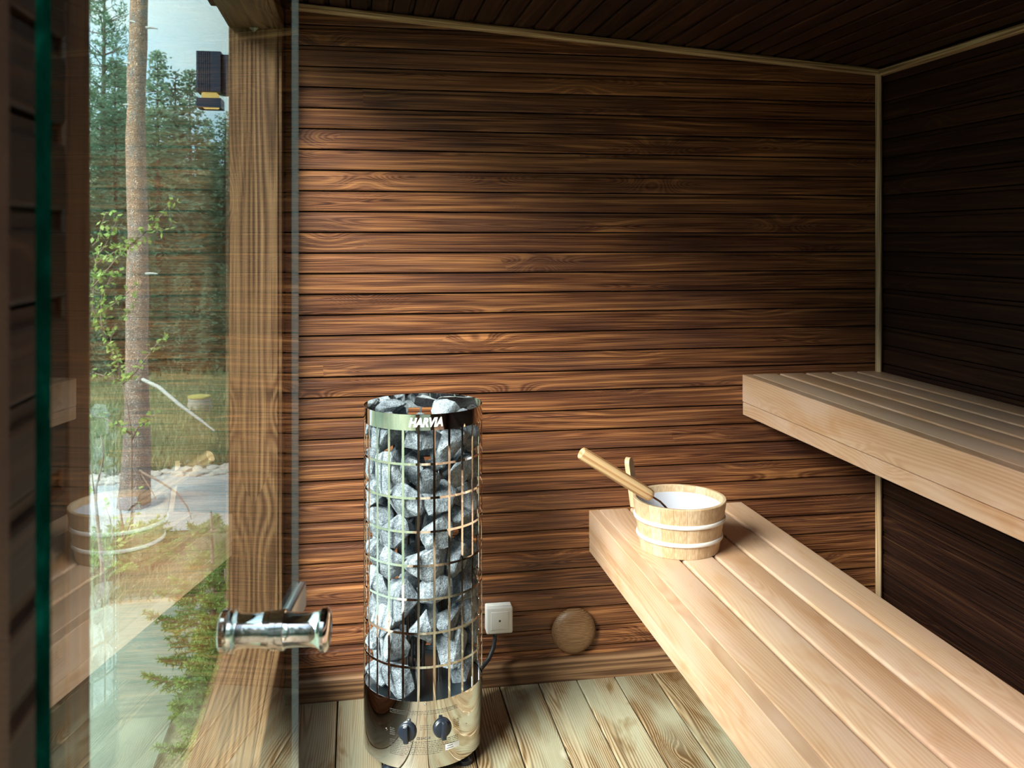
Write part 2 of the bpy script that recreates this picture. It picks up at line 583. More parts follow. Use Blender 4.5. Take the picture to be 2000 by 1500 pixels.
def pix(px, py, depth):
    """world point at a photo position and a distance along the view axis (used for measuring the place)"""
    u, v = (px - 1000.0) / FPX, (HORIZON - py) / FPX
    s, c = math.sin(YAW), math.cos(YAW)
    return Vector(((s + u * c) * depth, (c - u * s) * depth, EYE + v * depth))


# ------------------------------------------------------------------ room measures
YB, XR, XL = 2.75, 1.74, -0.206          # back wall, right wall, left wall (inner faces of the backing)
YF = 0.46                                # front wall, inner face
PITCH = 0.062
GROOVE0 = 1.085 - 17 * PITCH             # lowest groove


def ceil_z(x):
    return 2.0745 - 0.0715 * (x + 0.161)


def struct(o):
    return tag(o, kind='structure')


WALL_TOP = 2.30
# backing slabs
wall_back = struct(add_obj('wall_back', box_me('wall_back', (-0.36, YB, -0.02), (XR + 0.16, YB + 0.15, WALL_TOP)), M_BACK))
wall_right = struct(add_obj('wall_right', box_me('wall_right', (XR, YF - 0.1, -0.02), (XR + 0.16, YB, WALL_TOP)), M_BACK))
SILL, HEAD, YN, YJ = 0.23, 1.985, 0.76, 2.68
bm = bmesh.new()
bm_box(bm, (-0.36, YF - 0.1, -0.02), (XL - 0.016, YB, SILL - 0.03))
bm_box(bm, (-0.36, YF - 0.1, HEAD + 0.03), (XL - 0.016, YB, WALL_TOP))
bm_box(bm, (-0.36, YF - 0.1, SILL - 0.03), (XL - 0.016, YN - 0.03, HEAD + 0.03))
bm_box(bm, (-0.36, YJ + 0.03, SILL - 0.03), (XL - 0.016, YB, HEAD + 0.03))
wall_left = struct(add_obj('wall_left', mesh_of('wall_left', bm), M_OUTWOOD))
bm = bmesh.new()
DX0, DX1, DTOP = -0.162, 0.485, 1.96
bm_box(bm, (-0.36, YF - 0.10, -0.02), (DX0, YF, WALL_TOP))
bm_box(bm, (DX1, YF - 0.10, -0.02), (XR, YF, WALL_TOP))
bm_box(bm, (DX0, YF - 0.10, DTOP), (DX1, YF, WALL_TOP))
wall_front = struct(add_obj('wall_front', mesh_of('wall_front', bm), M_OUTWOOD))

# tongue-and-groove boards
BOARD = [(0, 0.0015), (0.0125, 0.0015), (0.0145, 0.0030), (0.0150, 0.0050), (0.0150, 0.0455), (0.0138, 0.0482),
         (0.0090, 0.0500), (0.0090, 0.0596), (0, 0.0596)]
cache = {}


def board_mesh(L, prof=BOARD, key='b'):
    k = (key, round(L, 3))
    if k not in cache:
        cache[k] = prism_me('board', prof, L)
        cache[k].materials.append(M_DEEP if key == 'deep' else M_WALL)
    return cache[k]


rng = random.Random(4)
k = 0
while True:
    z0 = GROOVE0 + (k - 0) * PITCH
    k += 1
    if z0 < 0.02:
        continue
    x1 = XR - 0.001
    zc1 = ceil_z(XR)
    if z0 > zc1 - 0.005:
        x1 = -0.161 + (2.0745 - z0) / 0.0715
    if x1 < XL + 0.2:
        break
    x1 = min(x1, XR - 0.001)
    x0 = -0.2045
    add_obj('board', board_mesh(x1 - x0), None, wall_back, Matrix.Translation((x0, YB, z0)))
    if z0 < zc1 - 0.01:
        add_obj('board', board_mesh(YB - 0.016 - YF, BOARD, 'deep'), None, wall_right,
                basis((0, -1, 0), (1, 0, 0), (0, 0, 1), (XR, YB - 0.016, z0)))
    if 0.25 < z0 < 1.95:
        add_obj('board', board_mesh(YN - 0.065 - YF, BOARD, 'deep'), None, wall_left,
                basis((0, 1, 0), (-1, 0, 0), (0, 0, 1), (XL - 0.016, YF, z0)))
# far pier beside the window and the strip below the sill
add_obj('board', prism_me('board', rounded(YB - 0.02 - YJ, 0.012, 0.003), HEAD - SILL + 0.10), M_FRAME, wall_left,
        basis((0, 0, 1), (-1, 0, 0), (0, -1, 0), (XL - 0.016, YB - 0.017, SILL - 0.05)))
for zz in (0.010, 0.072, 0.134):
    add_obj('board', board_mesh(YB - 0.02 - YF), None, wall_left, basis((0, 1, 0), (-1, 0, 0), (0, 0, 1), (XL - 0.016, YF, zz)))

# ceiling, sloping down toward the right
al = math.atan(0.0715)
bm = bmesh.new()
pts = [(-0.45, 0.30), (XR + 0.2, 0.30), (XR + 0.2, YB + 0.2), (-0.45, YB + 0.2)]
lo = [bm.verts.new((x, y, ceil_z(x) + 0.016)) for x, y in pts]
hi = [bm.verts.new((x, y, ceil_z(x) + 0.20)) for x, y in pts]
bm.faces.new(lo)
bm.faces.new(hi)
for i in range(4):
    bm.faces.new((lo[i], lo[(i + 1) % 4], hi[(i + 1) % 4], hi[i]))
ceiling = struct(add_obj('ceiling', mesh_of('ceiling', bm), M_BACK))
Lc = YB - 0.015 - YF
n = int((XR - XL) / (PITCH * math.cos(al)))
for i in range(n + 1):
    x = XL + 0.006 + i * PITCH * math.cos(al)
    if x + 0.06 > XR:
        break
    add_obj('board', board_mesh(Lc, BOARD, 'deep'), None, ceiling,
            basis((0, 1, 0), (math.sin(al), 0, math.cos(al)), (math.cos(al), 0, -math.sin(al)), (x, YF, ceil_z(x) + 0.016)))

# floor planks
floor = struct(add_obj('floor', box_me('floor', (-0.36, YF - 0.1, -0.12), (XR + 0.16, YB + 0.1, -0.028)), M_UNDER))
PW = 0.122
plank = prism_me('plank', rounded(PW - 0.0035, 0.028, 0.003, 2), YB - YF + 0.1)
plank.materials.append(M_FLOOR)
x = 0.4376 - 6 * PW
while x < XR:
    if x + PW > XL - 0.02:
        add_obj('plank', plank, None, floor, basis((0, 1, 0), (0, 0, -1), (1, 0, 0), (x, YF - 0.1, -0.028)))
    x += PW

# trims
SKIRT = [(0, 0), (0.020, 0), (0.020, 0.056), (0.018, 0.062), (0.013, 0.067), (0.006, 0.070), (0, 0.071)]
base = struct(add_obj('baseboard_back', prism_me('baseboard_back', SKIRT, XR - 0.02 - XL), M_FRAME, None, Matrix.Translation((XL + 0.001, YB - 0.0155, 0.0))))
QR = [(0, 0), (0.022, 0), (0.021, 0.009), (0.017, 0.016), (0.010, 0.020), (0, 0.022)]
struct(add_obj('trim_1', prism_me('trim_1', rounded(0.020, 0.020, 0.007, 3), ceil_z(XR) - 0.02), M_TRIM, None,
               basis((0, 0, 1), (0.7071, 0.7071, 0), (-0.7071, 0.7071, 0), (XR - 0.0150 - 0.0005, YB - 0.0150 - 0.0145, 0.0))))
Lx = (XR - 0.016 + 0.19) / math.cos(al)
struct(add_obj('trim_2', prism_me('trim_2', rounded(0.022, 0.020, 0.006, 3), Lx), M_TRIM, None,
               basis((math.cos(al), 0, -math.sin(al)), (0, 1, 0), (math.sin(al), 0, math.cos(al)), (-0.19, YB - 0.0152, ceil_z(-0.19) - 0.0225))))
struct(add_obj('trim_3', prism_me('trim_3', rounded(0.022, 0.020, 0.006, 3), YB - 0.036 - YF), M_TRIM, None,
               basis((0, -1, 0), (1, 0, 0), (0, 0, 1), (XR - 0.0152, YB - 0.036, ceil_z(XR) - 0.0235))))

# ------------------------------------------------------------------ window in the left wall
XG, XIN = -0.290, -0.222
win = struct(empty('window_1', (XG, (YN + YJ) / 2, SILL)))
wc = Vector(win.location)


def wpart(name, me, mat, mw):
    return add_obj(name, me, mat, win, Matrix.Translation(-wc) @ mw)


JD = XIN - XG                                          # jamb depth on the room side
# far jamb faces the camera (-Y): length up, width along +X
wpart('jamb', prism_me('jamb', rounded(0.36 + XIN, 0.03, 0.002, 2), HEAD - SILL), M_FRAME,
      basis((0, 0, 1), (0, 1, 0), (-1, 0, 0), (XIN, YJ + 0.03, SILL)))
wpart('jamb', prism_me('jamb', rounded(0.36 + XIN, 0.03, 0.002, 2), HEAD - SILL), M_FRAME,
      basis((0, 0, 1), (0, -1, 0), (1, 0, 0), (-0.36, YN - 0.03, SILL)))
wpart('sill', prism_me('sill', rounded(0.36 + XIN, 0.03, 0.002, 2), YJ - YN + 0.06), M_FRAME,
      basis((0, 1, 0), (0, 0, -1), (1, 0, 0), (-0.36, YN - 0.03, SILL - 0.03)))
wpart('head', prism_me('head', rounded(0.36 + XIN, 0.03, 0.002, 2), YJ - YN + 0.06), M_FRAME,
      basis((0, 1, 0), (0, 0, 1), (-1, 0, 0), (XIN, YN - 0.03, HEAD + 0.03)))
# casings on the room side
CAS = rounded(0.065, 0.014, 0.003, 2)
wpart('casing', prism_me('casing', rounded(0.05, 0.0155, 0.004, 2), YJ - YN + 0.01), M_FRAME,
      basis((0, 1, 0), (-1, 0, 0), (0, 0, 1), (XIN + 0.0005, YN - 0.005, SILL - 0.05)))
wpart('casing', prism_me('casing', rounded(0.05, 0.0155, 0.004, 2), YJ - YN + 0.01), M_FRAME,
      basis((0, 1, 0), (-1, 0, 0), (0, 0, 1), (XIN + 0.0005, YN - 0.005, HEAD)))
wpart('casing', prism_me('casing', rounded(0.06, 0.0155, 0.004, 2), HEAD - SILL + 0.10), M_WALL,
      basis((0, 0, 1), (-1, 0, 0), (0, -1, 0), (XIN + 0.0005, YN - 0.004, SILL - 0.05)))  # near casing: its backlit shade is put in by the darker wall wood
wpart('pane', box_me('pane', (XG - 0.008, YN, SILL), (XG, YJ, HEAD)), M_GLASS, Matrix.Identity(4))
bm = bmesh.new()
vs = [bm.verts.new(c) for c in ((XG + 0.001, YJ - 0.001, HEAD - 0.001), (XG + 0.013, YJ - 0.001, HEAD - 0.001), (XG + 0.001, YJ - 0.001, HEAD - 0.013),
                                (XG + 0.001, YJ - 0.012, HEAD - 0.001), (XG + 0.009, YJ - 0.012, HEAD - 0.001), (XG + 0.001, YJ - 0.012, HEAD - 0.010))]
for f in ((0, 1, 2), (3, 5, 4), (0, 3, 4, 1), (0, 2, 5, 3), (1, 4, 5, 2)):
    bm.faces.new([vs[i] for i in f])
wpart('glazing_clip', mesh_of('glazing_clip', bm), M_CLIP, Matrix.Identity(4))

# ------------------------------------------------------------------ open glass door
TH, DOFF = math.radians(8.0), 0.22
dn = Vector((math.cos(TH), -math.sin(TH), 0))          # toward the room side
dd = Vector((math.sin(TH), math.cos(TH), 0))           # hinge -> free edge
foot = -DOFF * dn                                      # foot of the perpendicular from the camera


def on_door(Y):
    s = (Y - foot.y) / dd.y
    return foot + dd * s


hinge = on_door(0.4912)
door = struct(empty('door_1', (hinge.x, hinge.y, 0.0)))
DW = (on_door(1.1012) - hinge).length
M_D = basis(dd, -dn, (0, 0, 1), (0, 0, 0))              # local x along the leaf, local -y toward the room
bm = bmesh.new()
bm_box(bm, (0, 0, 0.012), (DW, 0.008, 1.93))
me = mesh_of('glass_leaf', bm)
for mm in (M_DOORGLASS, M_EDGE, M_EDGE2):
    me.materials.append(mm)
for p in me.polygons:
    c = p.center
    if c.x < 0.001:
        p.material_index = 1
    elif abs(p.normal.y) < 0.5:
        p.material_index = 2
leaf = add_obj('glass_leaf', me, None, door, M_D)
hx = (on_door(0.999) - hinge).length
HZ = 0.9525
prof = [(0.0, 0.0555), (0.015, 0.0550), (0.0205, 0.0535), (0.0232, 0.0510), (0.0232, 0.0468), (0.0205, 0.0450), (0.0188, 0.042),
        (0.0178, 0.034), (0.0176, 0.022), (0.0182, 0.012), (0.0188, 0.0075), (0.0210, 0.0070), (0.0210, 0.0012), (0.0, 0.0012)]
knob_me = lathe_me('knob', prof, 40, angle=40)
knob_me.materials.append(M_CHROME)
hdl = add_obj('handle', lathe_me('handle', [(0, 0.0018), (0.0195, 0.0018), (0.0195, -0.0098), (0, -0.0098)], 32), M_CHROME, door,
              M_D @ Matrix.Translation((hx, 0, HZ)) @ Matrix.Rotation(PI / 2, 4, 'X'))
add_obj('knob', knob_me, None, hdl, Matrix.Identity(4))
add_obj('knob', knob_me, None, hdl, Matrix.Translation((0, 0, -0.008)) @ Matrix.Rotation(PI, 4, 'X'))
add_obj('latch_plate', box_me('latch_plate', (hx + 0.012, -0.0085, 0.934), (DW + 0.004, -0.0008, 0.964), 0.0015), M_SATIN, door, M_D)
for hz in (0.25, 1.70):
    add_obj('hinge', box_me('hinge', (-0.028, -0.006, hz), (0.05, 0.014, hz + 0.06), 0.002), M_CHROME, door, M_D)
tag(door, 'open frameless clear glass door with a chrome knob handle')
tag(win, 'large left window with stained wooden frame looking out to the forest')


# ------------------------------------------------------------------ benches
def bench(name, x0, x1, top, label):
    e = tag(empty(name, (x0, (YF + YB) / 2, top - 0.13)), label, 'bench')
    off = Matrix.Translation(-Vector(e.location))
    y0, y1 = YF + 0.005, YB - 0.0165
    L = y1 - y0
    FT = 0.031
    T = 0.028
    up = lambda x, z: basis((0, 1, 0), (0, 0, -1), (1, 0, 0), (x, y0, z))       # face up, width along +X
    fr = lambda x, z: basis((0, -1, 0), (1, 0, 0), (0, 0, 1), (x, y1, z))       # face toward -X
    add_obj('front_board', prism_me('front_board', rounded(0.0880, FT, 0.0022, 3), L), M_BENCH, e, off @ fr(x0 + FT, top - 0.0880))
    add_obj('lower_front_board', prism_me('lower_front_board', rounded(0.0405, FT, 0.0022, 2), L), M_BENCH, e, off @ fr(x0 + FT + 0.0010, top - 0.1300))
    W = (x1 - x0 - FT - 0.0010) / 5
    for i in range(5):
        g = 0.0005 if i == 0 else 0.0075
        wdt = W - g
        o = add_obj('slat', prism_me('slat', rounded(wdt, T, 0.0055, 4), L, True), M_BENCH, e, off @ up(x0 + FT + i * W + g, top - T))
    for yy in (y0 + 0.03, (y0 + y1) / 2, y1 - 0.10):
        add_obj('bearer', box_me('bearer', (x0 + FT + 0.001, yy, top - 0.10), (x1 - 0.004, yy + 0.07, top - T - 0.0005)), M_BENCH, e, off)
    return e


bench('upper_bench', 1.236, XR - 0.0165, 0.935, 'wide pale wooden upper bench with dark-looking slatted top along the right wall')
bench('lower_bench', 0.723, 1.236, 0.522, 'pale wooden lower bench with slatted top carrying the bucket')

# ------------------------------------------------------------------ heater
HX, HY, HR = 0.181, 2.436, 0.160
A0 = math.atan2(-HY, -HX)                       # azimuth toward the camera
heater = tag(empty('sauna_heater', (HX, HY, 0)), 'tall cylindrical polished steel sauna heater with grid cage full of stones', 'heater')
BAND0, BAND1, SH0, SH1 = 0.889, 0.930, 0.030, 0.202
add_obj('rim_band', lathe_me('rim_band', [(HR, BAND0), (HR, BAND1 - 0.0004), (HR - 0.0006, BAND1), (HR - 0.0012, BAND1 - 0.0004), (HR - 0.0012, BAND0)], 96, True, 30), M_STEEL, heater)
shell = add_obj('base_shell', lathe_me('base_shell', [(HR - 0.0012, SH1 - 0.004), (HR - 0.0012, SH1), (HR, SH1), (HR, SH0), (HR - 0.003, SH0 - 0.001), (HR - 0.003, SH0 + 0.002)], 128, False, 30), M_STEEL, heater)
add_obj('inner_plate', lathe_me('inner_plate', [(0, 0.186), (HR - 0.0015, 0.186), (HR - 0.0015, 0.183), (0, 0.183)], 64), M_INNER, heater)
add_obj('bottom_plate', lathe_me('bottom_plate', [(0, 0.034), (HR - 0.0035, 0.034), (HR - 0.0035, 0.031), (0, 0.031)], 64), M_BLACK, heater)
bm = bmesh.new()
NB = 25
for i in range(NB):
    a = A0 + math.radians(-4.4 + 360.0 / NB * i)
    da = 0.0031 / HR
    bm_lathe_prof = [(HR, SH1 - 0.002), (HR, BAND0 + 0.002), (HR - 0.0012, BAND0 + 0.002), (HR - 0.0012, SH1 - 0.002)]
    sub = bmesh.new()
    bm_lathe(sub, bm_lathe_prof, 2, True, a - da, a + da)
    tmp = bpy.data.meshes.new('t')
    sub.to_mesh(tmp)
    sub.free()
    bm.from_mesh(tmp)
    bpy.data.meshes.remove(tmp)
cell = (BAND0 - SH1) / 8
for i in range(1, 8):
    z = SH1 + i * cell
    sub = bmesh.new()
    bm_lathe(sub, [(HR - 0.0001, z - 0.003), (HR - 0.0001, z + 0.003), (HR - 0.0011, z + 0.003), (HR - 0.0011, z - 0.003)], 100, True)
    tmp = bpy.data.meshes.new('t')
    sub.to_mesh(tmp)
    sub.free()
    bm.from_mesh(tmp)
    bpy.data.meshes.remove(tmp)
add_obj('grid_cage', mesh_of('grid_cage', bm, True, 30), M_STEEL, heater)
for i in range(3):
    a = A0 + math.radians(-40 + 120 * i)
    c = Vector((math.cos(a), math.sin(a), 0))
    p = Vector((-c.y, c.x, 0))
    path = [c * 0.045 + p * 0.016 + Vector((0, 0, 0.186)), c * 0.045 + p * 0.016 + Vector((0, 0, 0.74))]
    path += [c * 0.045 + p * 0.016 * math.cos(q) + Vector((0, 0, 0.74 + 0.016 * math.sin(q))) for q in (0.5, 1.05, 1.57, 2.1, 2.64)]
    path += [c * 0.045 - p * 0.016 + Vector((0, 0, 0.74)), c * 0.045 - p * 0.016 + Vector((0, 0, 0.186))]
    add_obj('heating_element', tube_me('heating_element', path, 0.0045, 10), M_ELEMENT, heater)
for i in range(4):
    a = A0 + math.radians(-38 + 90 * i)
    add_obj('foot', lathe_me('foot', [(0, 0), (0.020, 0), (0.022, 0.004), (0.022, 0.012), (0.012, 0.020), (0.012, 0.031), (0, 0.031)], 20), M_BLACK, heater,
            Matrix.Translation((0.138 * math.cos(a), 0.138 * math.sin(a), 0)))


def cyl_wrap(me, R, az, z0):
    """bend a flat mesh (x right, y up, z out) onto the heater's side"""
    for v in me.vertices:
        x, y, z = v.co
        a = az + x / R
        v.co = ((R + z) * math.cos(a), (R + z) * math.sin(a), z0 + y)
    me.update()
    return me


def text_me(txt, size, shear=0.0, offset=0.0, align='CENTER', sx=1.0, extrude=0.0):
    cu = bpy.data.curves.new('txt', 'FONT')
    cu.body = txt
    cu.size = size
    cu.shear = shear
    cu.offset = offset
    cu.align_x = align
    cu.align_y = 'CENTER'
    cu.extrude = extrude
    cu.resolution_u = 4
    to = bpy.data.objects.new('txt', cu)
    COL.objects.link(to)
    dg = bpy.context.evaluated_depsgraph_get()
    me = bpy.data.meshes.new_from_object(to.evaluated_get(dg))
    bpy.data.objects.remove(to)
    bpy.data.curves.remove(cu)
    me.materials.clear()
    for v in me.vertices:
        v.co.x *= sx
    return me


def flat_grid(w_, h_, nx=8):
    bm = bmesh.new()
    rows = [[bm.verts.new((w_ * (i / nx - 0.5), h_ * (j - 0.5), 0)) for i in range(nx + 1)] for j in (0, 1)]
    for i in range(nx):
        bm.faces.new((rows[0][i], rows[0][i + 1], rows[1][i + 1], rows[1][i]))
    return bm


deg = math.radians
me = text_me('HARVIA', 0.0310, shear=0.28, offset=0.0014, sx=0.80)
me.name = 'maker_lettering'
add_obj('maker_lettering', cyl_wrap(me, HR + 0.0005, A0 + deg(2.0), 0.9085), M_LOGO, heater)

# rating plate print: rows of small type too fine to read, marks, sticker
bm = bmesh.new()
r2 = random.Random(9)


def dashes(az0, az1, z, h=0.0017, bold=False):
    s = az0 * HR
    while s < az1 * HR:
        wl = r2.uniform(0.003, 0.010)
        e_ = min(s + wl, az1 * HR)
        q = s
        while q < e_ - 0.0006:
            g = r2.uniform(0.0007, 0.0012)
            hh = h * r2.choice((0.7, 0.7, 1.0))
            vs = [bm.verts.new((x_, y_, 0)) for x_, y_ in ((q, z), (q + g, z), (q + g, z + hh), (q, z + hh))]
            bm.faces.new(vs)
            q += g + (0.00025 if bold else 0.0006)
        s = e_ + 0.0016


for zz in (0.1765, 0.1725, 0.1685):
    dashes(deg(-32), deg(33), zz, bold=zz > 0.175)
for i, (zz, aa) in enumerate(((0.0990, 34), (0.0945, 34), (0.0900, 34), (0.0855, 30), (0.0810, 18), (0.0765, 18), (0.0720, 18), (0.0675, 16), (0.0630, -18))):
    dashes(deg(-32), deg(aa), zz, bold=i in (0, 3))
for i in range(5):
    dashes(deg(28.5), deg(35), 0.140 - 0.0045 * i)
    if i < 3:
        dashes(deg(-3), deg(7), 0.1400 - 0.005 * i)
for i in range(4):
    dashes(deg(-32), deg(-27), 0.127 - 0.005 * i, h=0.0035, bold=True)
pm = mesh_of('rating_print', bm)
tag(add_obj('rating_print', cyl_wrap(pm, HR + 0.0004, A0, 0.0), M_INK, shell), kind='stuff')
for txt, az, zz in (('CE', -4.5, 0.1085), ('EAC', 0.3, 0.1085), ('UK', 5.0, 0.1085)):
    me = text_me(txt, 0.0085, offset=0.0001, sx=0.9)
    add_obj('approval_mark', cyl_wrap(me, HR + 0.0004, A0 + deg(az), zz), M_INK, shell)
me = mesh_of('sticker', flat_grid(0.040, 0.0150))
add_obj('sticker', cyl_wrap(me, HR + 0.0006, A0 + deg(27.5), 0.0775), M_STICKER, shell)
for zz, wd in ((0.0800, 0.016), (0.0740, 0.020)):
    me = mesh_of('sticker_line', flat_grid(wd, 0.0016))
    add_obj('sticker_line', cyl_wrap(me, HR + 0.0008, A0 + deg(25.0), zz), M_INK, shell)
dial_me = lathe_me('knob', [(0, 0), (0.0245, 0), (0.0245, 0.004), (0.0225, 0.0085), (0.0195, 0.0105), (0, 0.0115)], 40)
dial_me.materials.append(M_BLACK)
grip_me = box_me('grip', (-0.0065, -0.0215, 0.009), (0.0065, 0.0215, 0.023), 0.0025)
grip_me.materials.append(M_BLACK)
for az, zz, tw in ((-14.5, 0.1265, 3), (17.3, 0.1300, -4)):
    a = A0 + deg(az)
    out = Vector((math.cos(a), math.sin(a), 0))
    side = Vector((-math.sin(a), math.cos(a), 0))
    kb = add_obj('knob', dial_me, None, heater, basis(side, (0, 0, 1), out, out * (HR + 0.0004) + Vector((0, 0, zz))) @ Matrix.Rotation(deg(tw), 4, 'Z'))
    add_obj('grip', grip_me, None, kb, Matrix.Identity(4))
    me = mesh_of('pointer_mark', flat_grid(0.0018, 0.0045, 1))
    add_obj('pointer_mark', cyl_wrap(me, HR + 0.0004, a, zz + 0.0295), M_INK, shell)
for az, zz in ((2.0, 0.194), (44, 0.115), (-36, 0.121)):
    a = A0 + deg(az)
    out = Vector((math.cos(a), math.sin(a), 0))
    add_obj('screw', lathe_me('screw', [(0, 0.0018), (0.0022, 0.0015), (0.0032, 0), (0, 0)], 12), M_STEEL, heater,
            basis((-math.sin(a), math.cos(a), 0), (0, 0, 1), out, out * HR + Vector((0, 0, zz))))

# ------------------------------------------------------------------ sauna stones


def stone_me(rg, sx, sy, sz):
    """broken rock: hull of a few random points, edges chipped, faces roughened"""
    bm = bmesh.new()
    for i in range(13):
        v = Vector((rg.gauss(0, 1), rg.gauss(0, 1), rg.gauss(0, 1))).normalized()
        mx = max(abs(v.x), abs(v.y), abs(v.z))
        v = v.lerp(v / mx, 0.62) * rg.uniform(0.86, 1.04)
        bm.verts.new((v.x * sx, v.y * sy, v.z * sz))
    res = bmesh.ops.convex_hull(bm, input=bm.verts[:])
    junk = [g for g in res['geom_interior'] if isinstance(g, bmesh.types.BMVert)]
    if junk:
        bmesh.ops.delete(bm, geom=junk, context='VERTS')
    bmesh.ops.dissolve_limit(bm, angle_limit=math.radians(14), verts=bm.verts[:], edges=bm.edges[:])
    bmesh.ops.bevel(bm, geom=bm.edges[:], offset=0.0035, segments=1, affect='EDGES', clamp_overlap=True)
    bmesh.ops.triangulate(bm, faces=bm.faces[:])
    bmesh.ops.subdivide_edges(bm, edges=[e for e in bm.edges if e.calc_length() > 0.014], cuts=2, use_grid_fill=True)
    bmesh.ops.triangulate(bm, faces=bm.faces[:])
    bm.normal_update()
    off = Vector((rg.uniform(0, 50), rg.uniform(0, 50), rg.uniform(0, 50)))
    for v in bm.verts:
        v.co += v.normal * (0.0022 * mnoise.noise(v.co * 45 + off) + 0.0012 * mnoise.noise(v.co * 120 + off))
    me = mesh_of('sauna_stone', bm, True, 30)
    me.materials.append(M_STONE)
    return me


rg = random.Random(21)
count = 0


def put_stone(rad, az, z, sx, sy, sz, tilt, rmax=0.1565, label=None):
    """az measured from the camera side; sx tangential, sy radial, sz vertical half sizes"""
    me = stone_me(rg, sx, sy, sz)
    a = A0 + az
    R = Matrix.Rotation(a + PI / 2, 4, 'Z') @ Matrix.Rotation(tilt, 4, 'Y') @ Matrix.Rotation(rg.uniform(-0.35, 0.35), 4, 'X')
    pos = Vector((rad * math.cos(a), rad * math.sin(a), 0))
    me.transform(R)
    ctr = Vector((pos.x, pos.y, 0))
    far = 0
    for v in me.vertices:
        far = max(far, (Vector((v.co.x, v.co.y, 0)) + ctr).length)
    if rad > 0.05:
        pos *= (rad - (far - rmax)) / rad
        # anything that would still poke through the cage is worn off
        for v in me.vertices:
            q = Vector((v.co.x + pos.x, v.co.y + pos.y, 0))
            if q.length > rmax:
                f_ = rmax / q.length
                v.co.x = q.x * f_ - pos.x
                v.co.y = q.y * f_ - pos.y
    zmin = min(v.co.z for v in me.vertices)
    o = bpy.data.objects.new('sauna_stone', me)
    COL.objects.link(o)
    zz = max(z, 0.187 - zmin)
    o.location = (HX + pos.x, HY + pos.y, zz)
    tag(o, label or 'rough blue-grey sauna stone deep inside or at the back of the heater cage', 'stone', 'sauna stones in the heater')


rows = 9
ORD = ('first', 'second', 'third', 'fourth', 'fifth', 'sixth', 'seventh', 'eighth', 'ninth')
for row in range(rows):
    zc = 0.232 + row * 0.0765
    n = 8
    ph = rg.uniform(0, 2 * PI)
    spots = []
    for i in range(n):
        az = (ph + 2 * PI * i / n + rg.uniform(-0.10, 0.10) + PI) % (2 * PI) - PI
        if row in (0, 1) and -0.10 < az < 0.30:
            continue
        spots.append(az)
    spots.sort()
    front = [q_ for q_ in spots if abs(q_) < 1.35]
    for az in spots:
        lab = None
        if az in front:
            lab = 'rough grey sauna stone, %s tier below the heater rim, %s from the left' % (ORD[rows - 1 - row], ORD[front.index(az)])
        put_stone(0.112, az, zc + rg.uniform(-0.014, 0.014), rg.uniform(0.046, 0.064), rg.uniform(0.034, 0.042), rg.uniform(0.044, 0.062), rg.uniform(-0.5, 0.5), label=lab)
for row in range(1, 9):
    for i in range(3):
        az = 2.1 * i + 1.05 + 0.7 * row
        if row < 2 and abs((az + PI) % (2 * PI) - PI) < 0.9:
            continue
        put_stone(0.049, az, 0.225 + row * 0.0765, 0.044, 0.036, 0.046, rg.uniform(-0.6, 0.6), 0.094)
for az, rad, z, where in ((0.5, 0.10, 0.888, 'at the front right inside the rim'), (-0.75, 0.105, 0.886, 'at the front left inside the rim'),
                          (2.6, 0.10, 0.893, 'at the back right inside the rim'), (-2.3, 0.10, 0.898, 'at the back left inside the rim'),
                          (1.6, 0.10, 0.893, 'at the far right inside the rim'), (-1.5, 0.11, 0.885, 'at the far left inside the rim'),
                          (0.0, 0.03, 0.872, 'in the middle of the rim')):
    put_stone(rad, az, z, rg.uniform(0.045, 0.06), rg.uniform(0.038, 0.05), rg.uniform(0.022, 0.028), rg.uniform(-0.2, 0.2), 0.152,
              label='flat sauna stone on top of the heater ' + where)

# ------------------------------------------------------------------ junction box, cable, vent
jb = tag(empty('junction_box', (0.432, YB - 0.0152, 0.213)), 'small white plastic junction box on the wall right of the heater', 'junction box')
add_obj('box_base', box_me('box_base', (-0.040, -0.024, -0.040), (0.040, 0, 0.040), 0.004), M_WHITE, jb)
add_obj('box_lid', box_me('box_lid', (-0.0405, -0.043, -0.0405), (0.0405, -0.0242, 0.0405), 0.005), M_WHITE, jb)
add_obj('lid_panel', box_me('lid_panel', (-0.027, -0.0445, -0.027), (0.027, -0.0425, 0.027), 0.0009), M_WHITE, jb)
add_obj('screw_hole', lathe_me('screw_hole', [(0, 0.0004), (0.0032, 0.0003), (0.0034, 0), (0, 0)], 14), M_BLACK, jb,
        Matrix.Translation((0.0, -0.0444, 0.0)) @ Matrix.Rotation(PI / 2, 4, 'X'))
add_obj('cable_gland', lathe_me('cable_gland', [(0, 0), (0.011, 0), (0.011, -0.008), (0, -0.008)], 16), M_BLACK, jb, Matrix.Translation((-0.012, -0.022, -0.0395)))
cab = [(0.420, 2.7125, 0.166), (0.420, 2.711, 0.150), (0.414, 2.705, 0.125), (0.400, 2.695, 0.100), (0.375, 2.68, 0.080), (0.335, 2.655, 0.066), (0.290, 2.625, 0.060), (0.245, 2.599, 0.060)]
tag(add_obj('power_cable', tube_me('power_cable', cab, 0.0065, 12), M_CABLE), 'black rubber cable running from the white box to the heater', 'cable')
vent = tag(empty('air_vent', (0.671, YB - 0.0152, 0.152)), 'round domed wooden air vent disc low on the back wall', 'vent')
disc = lathe_me('vent_disc', [(0, 0.034), (0.020, 0.0335), (0.040, 0.0315), (0.055, 0.028), (0.065, 0.0225), (0.070, 0.0165), (0.071, 0.012), (0.069, 0.008), (0, 0.008)], 64, angle=60)
add_obj('vent_disc', disc, M_VENT, vent, Matrix.Rotation(PI / 2, 4, 'X'))
